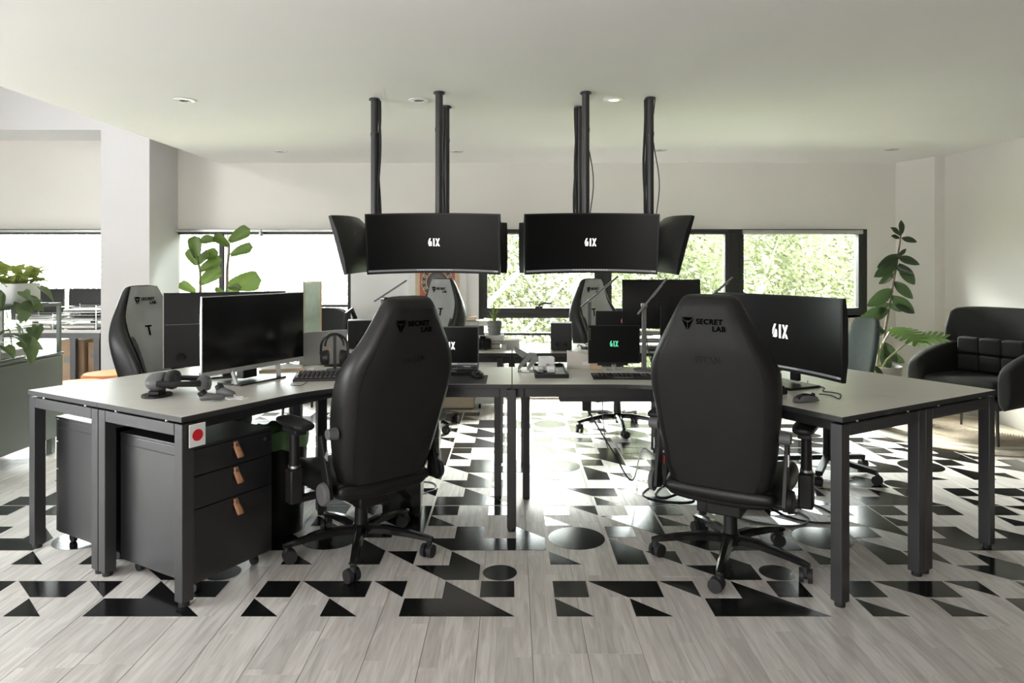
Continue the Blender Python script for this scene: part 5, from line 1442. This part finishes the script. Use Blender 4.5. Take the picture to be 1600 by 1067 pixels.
# curved high back
rings = []
for i in range(17):
    u = i / 16 * 2 - 1
    y = u * .385; xb = .30 - .10 * abs(u) ** 3 * 1.4
    rings.append([(xb, y, .30), (xb + .09, y, .30), (xb + .16, y, .97 - .02 * abs(u) ** 6), (xb + .13, y, 1.0 - .03 * abs(u) ** 6), (xb + .075, y, .985 - .03 * abs(u) ** 6)])
MB().rings(rings).build('backrest', 'sofa', t, smooth=180, subsurf=1)
for s in (-1, 1):
    rings = []
    for x_, z_, w_ in ((-.27, .52, .035), (-.26, .57, .05), (-.21, .605, .055), (-.08, .65, .055), (.1, .69, .055), (.30, .72, .05), (.36, .70, .03)):
        y = s * .335
        rings.append([(x_, y - w_, .275), (x_, y + w_, .275), (x_, y + w_, z_ - .03), (x_, y + w_ * .6, z_), (x_, y - w_ * .6, z_), (x_, y - w_, z_ - .03)])
    MB().rings(rings).build('armrest', 'sofa', t, smooth=180, subsurf=2)
for i in range(3):
    for j in range(2):
        _sb('back_cushion', (.175, -.245 + i * .165, .485 + j * .135), (.275, -.083 + i * .165, .617 + j * .135), .022, 'sofa', t)
for x_ in (-.19, .26):
    for y in (-.25, .25): MB().cyl((x_ * 1.1, y * 1.08, .0125), (x_, y, .27), .009, .014, n=10).build('leg', 'steel_black', t)
# task chair at the outer right desk, seen from the side
t = thing('task_chair', 'dark task chair, teal from window light, behind the wide curved monitor', 'chair', (2.02, 4.38, 0), R(85))
rings = []
for s_, h_, k in ((0, .16, .7), (.06, .20, 1), (.3, .225, 1), (.6, .225, 1), (.85, .21, 1), (.96, .18, .9), (1, .13, .5)):
    z = .50 + .50 * s_; y0 = -.22 - .08 * s_
    rings.append([(x_ * h_, y0 + (.05 * (x_ * x_)) + off * k, z) for x_, off in ((-1, 0), (-.5, -.012), (0, -.015), (.5, -.012), (1, 0), (1, .03), (.5, .04), (0, .04), (-.5, .04), (-1, .03))])
MB().rings(rings).build('backrest', 'window_tint_fabric', t, smooth=180, subsurf=1)
_sb('seat', (-.23, -.22, .41), (.23, .24, .49), .035, 'window_tint_fabric', t)
MB().cyl((0, 0, .10), (0, 0, .40), .025, n=14).build('gas_lift', 'plastic', t)
MB().bar((0, -.15, .40), (0, -.24, .60), .06, .02).build('back_bracket', 'plastic', t, smooth=0)
for k in range(5):
    a = R(8 + 72 * k)
    e_ = Vector((cos(a) * .31, sin(a) * .31, .075))
    ba = MB().bar((0, 0, .105), e_, .04, .03).build('base_arm', 'plastic', t, smooth=0, bevel=.004)
    MB().cyl((e_.x - .02 * sin(a), e_.y + .02 * cos(a), .028), (e_.x + .02 * sin(a), e_.y - .02 * cos(a), .028), .028, n=16).cyl((e_.x, e_.y, .04), (e_.x, e_.y, .065), .012, n=8).build('caster', 'rubber', ba)

# ================================================================== LEFT BAY
# steel cabinet with an open frame on top; its doors face +X
CXF = -3.21
t = thing('steel_cabinet', 'grey-green steel cabinet with an open frame on top at the left', 'cabinet', (CXF, 4.2, 0))
y0, y1, zb, zt_ = -1.10, .69, .12, .70
MB().box((-.45, y0, zb), (-.02, y1, zt_)).build('body', 'cabinet', t, smooth=0, bevel=.003)
MB().box((-.455, y0 - .005, zt_ + .0005), (.0, y1 + .005, zt_ + .014)).build('top_panel', 'cabinet', t, smooth=0)
for a_, b_ in ((y0 + .004, -.165), (-.161, y1 - .012)):
    dr = MB().box((-.0195, a_, zb + .006), (.0, b_, zt_ - .006)).build('door', 'cabinet', t, smooth=0, bevel=.002)
    if a_ < -.5:
        MB().box((.0005, b_ - .06, .48), (.018, b_ - .005, .63)).build('handle', 'plastic', dr, bevel=.006)
        MB().cyl((.0005, b_ - .03, .42), (.012, b_ - .03, .42), .009, n=12).build('lock', 'metal', dr)
    else:
        MB().box((.0005, a_ + .004, .48), (.016, a_ + .03, .63)).build('handle', 'plastic', dr, bevel=.006)
for y in (y0 + .05, y1 - .05):
    for x_ in (-.40, -.06): MB().box((x_ - .02, y - .02, 0), (x_ + .02, y + .02, zb)).build('leg', 'cabinet', t, smooth=0)
FZ = 1.045
for x_ in (-.43, -.022):
    for y in (y0 + .02, y1 - .02): MB().box((x_ - .011, y - .011, zt_ + .0145), (x_ + .011, y + .011, FZ)).build('frame_post', 'cabinet', t, smooth=0)
for x_ in (-.43, -.022): MB().box((x_ - .011, y0 + .01, FZ), (x_ + .011, y1 - .009, FZ + .022)).build('frame_rail', 'cabinet', t, smooth=0)
for y in (y0 + .02, y1 - .02): MB().box((-.418, y - .011, FZ), (-.034, y + .011, FZ + .022)).build('frame_rail', 'cabinet', t, smooth=0)
MB().box((-.44, y0 + .01, FZ + .0225), (-.012, y1 - .14, FZ + .03)).build('frame_shelf', 'cabinet', t, smooth=0)
# planters on the frame
def planter(label, c, w_, d_, hh, m):
    t = thing('planter', label, 'plant', c, group='potted plants')
    b = MB()
    def rr(w2, d2, z, n=5):
        pts = []
        r = min(w2, d2) * .35
        for cx_, cy_, a0 in ((w2 - r, d2 - r, 0), (-w2 + r, d2 - r, 90), (-w2 + r, -d2 + r, 180), (w2 - r, -d2 + r, 270)):
            for i in range(n): pts.append((cx_ + r * cos(R(a0 + 90 * i / (n - 1))), cy_ + r * sin(R(a0 + 90 * i / (n - 1))), z))
        return pts
    b.rings([rr(w_ * .46, d_ * .46, 0), rr(w_ * .5, d_ * .5, .01), rr(w_ * .5, d_ * .5, hh), rr(w_ * .46, d_ * .46, hh), rr(w_ * .44, d_ * .44, hh - .03)], caps=True).build('pot', m, t, smooth=50)
    MB().rings([rr(w_ * .44, d_ * .44, hh - .028), rr(w_ * .05, d_ * .05, hh - .02)], caps=True).build('soil', 'soil', t)
    return t
lp = leaf_mesh('leaf', .075, .06, 'leaf_pothos', 'heart', .25, .4)
lph = leaf_mesh('leaf', .13, .10, 'leaf_philo', 'heart', .2, .45)
rnd = random.Random(21)
pz = FZ + .0305
pb = planter('white planter of yellow-green trailing pothos on the cabinet frame', (CXF - .14, 4.60, pz), .20, .26, .135, 'white')
for k in range(54):
    az = rnd.random() * 360; rad = .02 + .10 * rnd.random()
    px_, py_ = cos(R(az)) * rad * .9, sin(R(az)) * rad * 1.2
    hgt = .12 + .13 * rnd.random()
    put_leaf(pb, lp, (px_, py_, hgt), az + rnd.gauss(0, 30), rnd.uniform(-10, 60), rnd.gauss(0, 20), rnd.uniform(.9, 1.45))
for k in range(9):
    az = rnd.random() * 360
    MB().tube([(0, 0, .11), (cos(R(az)) * .05, sin(R(az)) * .06, .17), (cos(R(az)) * .10, sin(R(az)) * .12, .19)], .003, 5).build('stem', 'stem_pale', pb)
pl = planter('white planter of pale leafy pothos at the left edge on the frame', (CXF - .16, 4.05, pz), .20, .26, .135, 'white')
for k in range(50):
    az = rnd.random() * 360; rad = .02 + .11 * rnd.random()
    put_leaf(pl, lp, (cos(R(az)) * rad, sin(R(az)) * rad * 1.3, .13 + .14 * rnd.random()), az + rnd.gauss(0, 30), rnd.uniform(-10, 60), rnd.gauss(0, 20), rnd.uniform(.9, 1.5))
ph = thing('philodendron', 'dark pot of trailing heart-leaved vine inside the cabinet frame', 'plant', (CXF - .10, 4.27, zt_ + .0145), group='potted plants')
MB().lathe([(.05, 0), (.055, .003), (.07, .11), (.073, .115), (.066, .115), (.06, .09), (.003, .088)], n=20, caps=False).build('pot', 'plastic', ph)
for k, (dx, dy, zt2) in enumerate(((.10, -.10, .30), (.11, .05, .36), (.12, .16, .22), (.09, -.2, .40), (.12, .22, .05), (.11, .1, .10))):
    MB().tube([(0, 0, .09), (dx * .6, dy * .4, .20 + .1 * (k % 2)), (dx, dy * .8, max(.2, zt2)), (dx + .01, dy, zt2 - .08)], .004, 5).build('stem', 'stem_green', ph)
for k in range(34):
    dy = rnd.uniform(-.45, .30); z = rnd.uniform(.06, .50)
    put_leaf(ph, lph, (.115 + rnd.random() * .06, dy, z), rnd.uniform(-80, 30), rnd.uniform(-65, 5), rnd.gauss(0, 25), rnd.uniform(.65, 1.05))
# document rack in the frame
t = thing('document_rack', 'black rack of files standing inside the cabinet frame', 'rack', (CXF - .22, 3.92, zt_ + .0145))
for k in range(6): MB().box((-.12, -.16, .02 + k * .032), (.16, .16, .026 + k * .032)).build('shelf', 'plastic', t, smooth=0)
for k in range(5): MB().box((-.11, -.15, .0262 + k * .032), (.15, .15, .036 + k * .032)).build('file', 'paper', t, smooth=0)
for y in (-.165, .165): MB().box((-.12, y - .004, 0), (.16, y + .004, .22)).build('side_panel', 'plastic', t, smooth=0)
t = thing('glass_box', 'open steel basket with papers inside the cabinet frame', 'basket', (CXF - .2, 4.52, zt_ + .0145))
for z in (.005, .06, .12): 
    for y in (-.14, .14): MB().cyl((-.13, y, z), (.13, y, z), .004, n=6).build('wire', 'metal', t)
    for x_ in (-.13, .13): MB().cyl((x_, -.14, z), (x_, .14, z), .004, n=6).build('wire', 'metal', t)
for x_ in (-.13, .13):
    for y in (-.14, .14): MB().cyl((x_, y, 0), (x_, y, .125), .004, n=6).build('wire', 'metal', t)
MB().box((-.11, -.12, .01), (.11, .12, .05)).build('papers', 'paper', t, smooth=0)
# far desk by the left window
t = thing('side_desk', 'far black-framed desk by the left window with cartons beneath', 'desk', (-4.55, 6.58, 0))
MB().box((-.95, -.25, .705), (.735, .25, .735)).build('desktop', 'desk_top', t, smooth=0)
MB().box((-.94, -.255, .655), (.73, -.23, .7045)).build('apron', 'steel_black', t, smooth=0)
for x_ in (-.9, .47, .69):
    for y in (-.22, .22): MB().box((x_ - .025, y - .02, 0), (x_ + .025, y + .02, .70)).build('leg', 'steel_black', t, smooth=0)
for i, (cx_, lab) in enumerate(((-4.09, 'black monitor on the side desk just left of the column'), (-4.66, 'black monitor on the side desk behind the planter'))):
    m = thing('desk_monitor', lab, 'monitor', (cx_, 6.72, .735), group='monitors standing on the desks')
    panel(m, .52, .31, 0, (0, 0, .215), (-1, 0, 0), (0, 0, 1), 'screen_matte', 'plastic', None, False, thick=.02, bulge=.01)
    MB().box((-.03, -.05, 0), (.03, -.03, .18)).build('neck', 'plastic', m, smooth=0)
    MB().box((-.1, -.1, 0), (.1, .06, .01)).build('foot_plate', 'plastic', m, smooth=0)
def wire_tray(label, c, n_, seed):
    t = thing('wire_tray', label, 'letter tray', c, group='wire trays on the side desk')
    rq = random.Random(seed)
    for k in range(n_):
        z = .01 + k * .075
        for y in (-.15, .15): MB().cyl((-.17, y, z + .05), (.17, y, z + .05), .004, n=6).build('wire', 'metal', t)
        for x_ in (-.17, .17): MB().cyl((x_, -.15, z + .05), (x_, .15, z + .05), .004, n=6).build('wire', 'metal', t)
        for j in range(3):
            MB().cbox((rq.gauss(0, .008), rq.gauss(0, .01), z + j * .011), (.31, .27, .009), Euler((0, 0, R(rq.gauss(0, 4))))).build('paper_pile', 'paper' if (j + k) % 3 else 'plastic_grey', t, smooth=0)
    for x_ in (-.17, .17):
        for y in (-.15, .15): MB().cyl((x_, y, 0), (x_, y, .075 * n_), .004, n=6).build('post', 'metal', t)
wire_tray('stacked wire trays of papers in front of the monitor by the column', (-4.02, 6.47, .736), 3, 1)
wire_tray('stacked wire trays of papers left of the column monitor', (-4.42, 6.47, .736), 2, 2)
def carton(label, c, s, tape='paper'):
    t = thing('carton', label, 'box', c, group='cardboard cartons under the side desk')
    MB().box((-s[0] / 2, -s[1] / 2, 0), (s[0] / 2, s[1] / 2, s[2])).build('box_body', 'cardboard', t, smooth=0, bevel=.003)
    MB().box((-s[0] * .35, -s[1] / 2 - .002, s[2] * .45), (s[0] * .05, -s[1] / 2 - .0005, s[2] * .6)).build('print', 'pot_grey', t, smooth=0)
    MB().box((-.025, -s[1] / 2 - .001, s[2] + .0005), (.025, s[1] / 2, s[2] + .0015)).build('tape', tape, t, smooth=0)
carton('large brown carton under the side desk, left of the leg', (-4.13, 6.58, .242), (.22, .34, .39))
carton('brown carton at the floor under the large one', (-4.13, 6.58, 0), (.22, .36, .24))
carton('small brown carton right of the desk leg by the column', (-3.925, 6.58, .0), (.17, .34, .33))
carton('cream carton stacked on the small one beside the column', (-3.925, 6.60, .333), (.16, .30, .27), 'paper')
# orange stools
def stool(label, c, r, hz):
    t = thing('stool', label, 'stool', c, group='orange round stools')
    MB().lathe([(r * .7, hz - .05), (r * .97, hz - .045), (r, hz - .03), (r, hz - .015), (r * .93, hz), (.002, hz + .004)], n=32, caps=True).build('seat', 'orange', t)
    for k in range(4):
        a = R(45 + 90 * k)
        MB().cyl((cos(a) * r * .9, sin(a) * r * .9, 0), (cos(a) * r * .6, sin(a) * r * .6, hz - .05), .011, n=10).build('leg', 'steel_black', t)
stool('orange round stool at the foot of the white column', (-3.27, 5.55, 0), .20, .46)
stool('orange round stool half hidden by the steel cabinet', (-3.25, 5.10, 0), .20, .455)
# curved dark chair back and pale framed panel behind the monitors
t = thing('side_chair', 'dark padded chair with a looped arm behind the silver monitor', 'chair', (-1.74, 6.15, 0), R(160))
rings = []
for i in range(13):
    u = i / 12 * 2 - 1
    rings.append([(u * .22, -.20 + .07 * u * u, .58), (u * .22, -.16 + .07 * u * u, .58), (u * .22, -.18 + .07 * u * u, .96 - .04 * u ** 4), (u * .22, -.22 + .07 * u * u, .95 - .04 * u ** 4)])
MB().rings(rings).build('backrest', 'sofa', t, smooth=180, subsurf=1)
_sb('seat', (-.23, -.2, .42), (.23, .24, .49), .03, 'sofa', t)
for s in (-1, 1):
    MB().tube([(s * .25, -.18, .50), (s * .26, -.18, .86), (s * .26, -.13, .93), (s * .26, -.05, .90), (s * .26, .0, .72), (s * .25, .02, .50)], .022, 8).build('arm_loop', 'plastic', t)
    for y in (-.18, .2): MB().cyl((s * .22, y * 1.1, 0), (s * .2, y, .43), .012, n=8).build('leg', 'steel_black', t)
t = thing('display_board', 'upright framed pale green board beside the dark looped chair', 'board', (-1.44, 4.92, DT))
MB().box((-.055, 0, .012), (.055, .008, .46)).build('board_face', 'pale_green_panel', t, smooth=0)
for x_ in (-.06, .06): MB().box((x_ - .005, -.004, .0), (x_ + .005, .012, .47)).build('frame_side', 'wood_light', t, smooth=0)
MB().box((-.055, -.004, .4605), (.055, .012, .47)).build('frame_top', 'wood_light', t, smooth=0)
MB().box((-.09, -.05, 0), (.09, .05, .012)).build('foot', 'plastic', t, smooth=0)

# ================================================================== BACK WALL: POSTER, CABINETS, SHELF
def bwp(px, py): return (wx(px), wz(py))
cxp = (wx(655) + wx(713)) / 2
t = thing('framed_poster', 'red and cream poster with dark ornamental rings in white frame', 'poster', (cxp, YB - .002, wz(440)))
hw_, hz_ = .29, .40
MB().box((-hw_, -.030, -hz_), (hw_, -.001, hz_)).build('frame', 'white', t, smooth=0, bevel=.003)
MB().box((-.22, -.034, -.34), (.22, -.0305, .34)).build('mount', 'poster_cream', t, smooth=0)
MB().box((-.175, -.036, -.32), (.175, -.0343, .32)).build('print_field', 'poster_red', t, smooth=0)
def disc(r0, r1, m, y, name='ornament_ring', cz=-.005):
    b = MB(); n_ = 36
    b.rings([[(r0 * cos(2 * pi * i / n_), y, cz + r0 * sin(2 * pi * i / n_)) for i in range(n_)], [(r1 * cos(2 * pi * i / n_), y, cz + r1 * sin(2 * pi * i / n_)) for i in range(n_)]], caps=False)
    b.build(name, m, t, smooth=0, solid=.001)
disc(.001, .168, 'poster_dark', -.0372); disc(.155, .163, 'poster_cream', -.0385); disc(.108, .116, 'poster_cream', -.0385)
for k in range(14):
    a = 2 * pi * k / 14
    b = MB(); rr_ = [[(.136 * cos(a) + r * cos(2 * pi * i / 14), -.0388, -.005 + .136 * sin(a) + r * sin(2 * pi * i / 14)) for i in range(14)] for r in (.009, .016)]
    b.rings(rr_, caps=False).build('ornament_ring', 'poster_cream', t, smooth=0)
disc(.001, .06, 'poster_cream', -.0392, 'centre_shape', -.03)
disc(.001, .072, 'plastic_grey', -.0386, 'centre_shape', .005)
# white low shelf with books
t = thing('low_shelf', 'white low shelf against the wall under the poster', 'shelf', (-.47, 6.62, 0))
MB().box((-.52, -.20, .735), (.125, .20, .755)).build('top', 'white', t, smooth=0)
for x_ in (-.51, -.2, .115): MB().box((x_ - .01, -.19, 0), (x_ + .01, .19, .735)).build('side_panel', 'white', t, smooth=0)
MB().box((-.50, -.18, .38), (.105, .18, .395)).build('shelf_board', 'white', t, smooth=0)
zz = .7555
for k, (m, hh, lab, dx) in enumerate((('pot_grey', .05, 'grey book at the bottom of the shelf stack', .02), ('tan_leather', .035, 'tan book on top of the shelf stack', .0))):
    book(lab, (-.42 + dx, 6.58, zz), .16, .2, hh, m, 3 * k, group='books on the low shelf'); zz += hh + .0005
book('white book beside the shelf stack', (-.375 + .10, 6.60, .7555), .09, .18, .05, 'white', 0, group='books on the low shelf')
# beige and white cabinets visible below the desks
t = thing('low_cabinet', 'beige low cabinet standing below the poster', 'cabinet', (-.52, 6.36, 0))
MB().box((-.40, -.05, .012), (.17, .04, .62)).build('body', 'beige_board', t, smooth=0)
MB().box((-.395, -.066, .02), (.165, -.0505, .61)).build('door', 'beige_board', t, smooth=0, bevel=.003)
MB().box((-.39, -.045, 0), (.16, .035, .0115)).build('plinth', 'cardboard', t, smooth=0)
t = thing('white_pedestal', 'white drawer pedestal on castors right of the beige cabinet', 'drawer unit', (-.20, 6.42, 0))
MB().box((-.13, -.10, .05), (.13, .25, .47)).build('body', 'white', t, smooth=0, bevel=.003)
for a_, b_ in ((.055, .26), (.264, .42), (.424, .465)): MB().box((-.128, -.112, a_), (.128, -.1005, b_)).build('drawer', 'white', t, smooth=0, bevel=.002)
for x_ in (-.1, .1):
    for y in (-.06, .2): MB().cyl((x_ - .01, y, .024), (x_ + .01, y, .024), .024, n=12).build('castor', 'rubber', t)

# ================================================================== FLOOR CABLES
def fl(px, py, z=.004): v = PZ(px, py, 0); return (v.x, v.y, z)
cable('long black cable sagging from the tray to the floor', [(0.40, 3.60, .57), (0.47, 3.64, .45), (0.56, 3.72, .30), (.68, 3.85, .12), fl(1005, 705, .02), fl(1040, 728), fl(1070, 735)], .004)
cable('grey cable hanging beside the far chair base', [(0.66, 4.65, .70), (.62, 4.68, .4), (.64, 4.7, .15), fl(950, 700)], .003, 'plastic_grey')
cable('looped black cable on the floor left of right front chair', [fl(x_, y_) for x_, y_ in ((1075, 742), (1040, 752), (1012, 765), (1005, 775), (1025, 782), (1065, 786), (1085, 782), (1070, 770), (1040, 778), (1025, 775), (1030, 765), (1052, 750))], .005)
cable('pale grey cable sweeping behind the right chair base', [fl(x_, y_) for x_, y_ in ((1130, 772), (1120, 785), (1128, 798), (1160, 812), (1210, 822), (1250, 822), (1264, 812), (1245, 800), (1235, 790))], .006, 'plastic_grey')
cable('thin black cable running right towards the front desk leg', [fl(x_, y_) for x_, y_ in ((1180, 790), (1205, 795), (1230, 808), (1262, 816), (1300, 818), (1325, 812))], .005)
cable('black cable crossing behind the right armrest post', [fl(x_, y_) for x_, y_ in ((1225, 775), (1260, 785), (1285, 795), (1305, 806))], .005)
rnd = random.Random(33)
for k, lab in enumerate(('tangle of black cables by the right desk leg', 'tangle of grey cables beside the black one', 'cable knot near the power strip', 'loose cable coil at the middle desk leg', 'short cable coil left of the power strip', 'thin cable snarl under near right desk')):
    cx0, cy0 = 1060 + 22 * k, 752 + 6 * (k % 3)
    pts = [fl(cx0 + rnd.gauss(0, 16), cy0 + rnd.gauss(0, 6), .005 + .02 * rnd.random()) for i in range(11)]
    cable(lab, pts, .004, 'plastic_grey' if k % 2 else 'rubber')
t = thing('power_strip', 'white power strip lying among the floor cables', 'power strip', fl(1205, 782, 0), R(-40))
MB().box((-.16, -.028, 0), (.16, .028, .035)).build('body', 'white', t, bevel=.006)
for k in range(5): MB().cyl((-.12 + k * .06, 0, .0352), (-.12 + k * .06, 0, .037), .018, n=14).build('socket', 'plastic_grey', t)
MB().box((.135, -.01, .0352), (.15, .01, .04)).build('switch', 'red', t, smooth=0)
t = thing('adapter_brick', 'black power brick beside the white power strip', 'adapter', fl(1180, 792, 0), R(-20))
MB().box((-.08, -.035, 0), (.08, .035, .035)).build('body', 'plastic', t, bevel=.006)
MB().tube([(.08, 0, .015), (.12, .01, .008), (.16, .03, .005)], .004, 6).build('lead', 'rubber', t)
cable('thin pale cable behind the left front chair on the floor', [fl(x_, y_) for x_, y_ in ((590, 772), (612, 768), (640, 780), (662, 772), (682, 764), (676, 755), (650, 754), (620, 760))], .0035, 'plastic_grey')
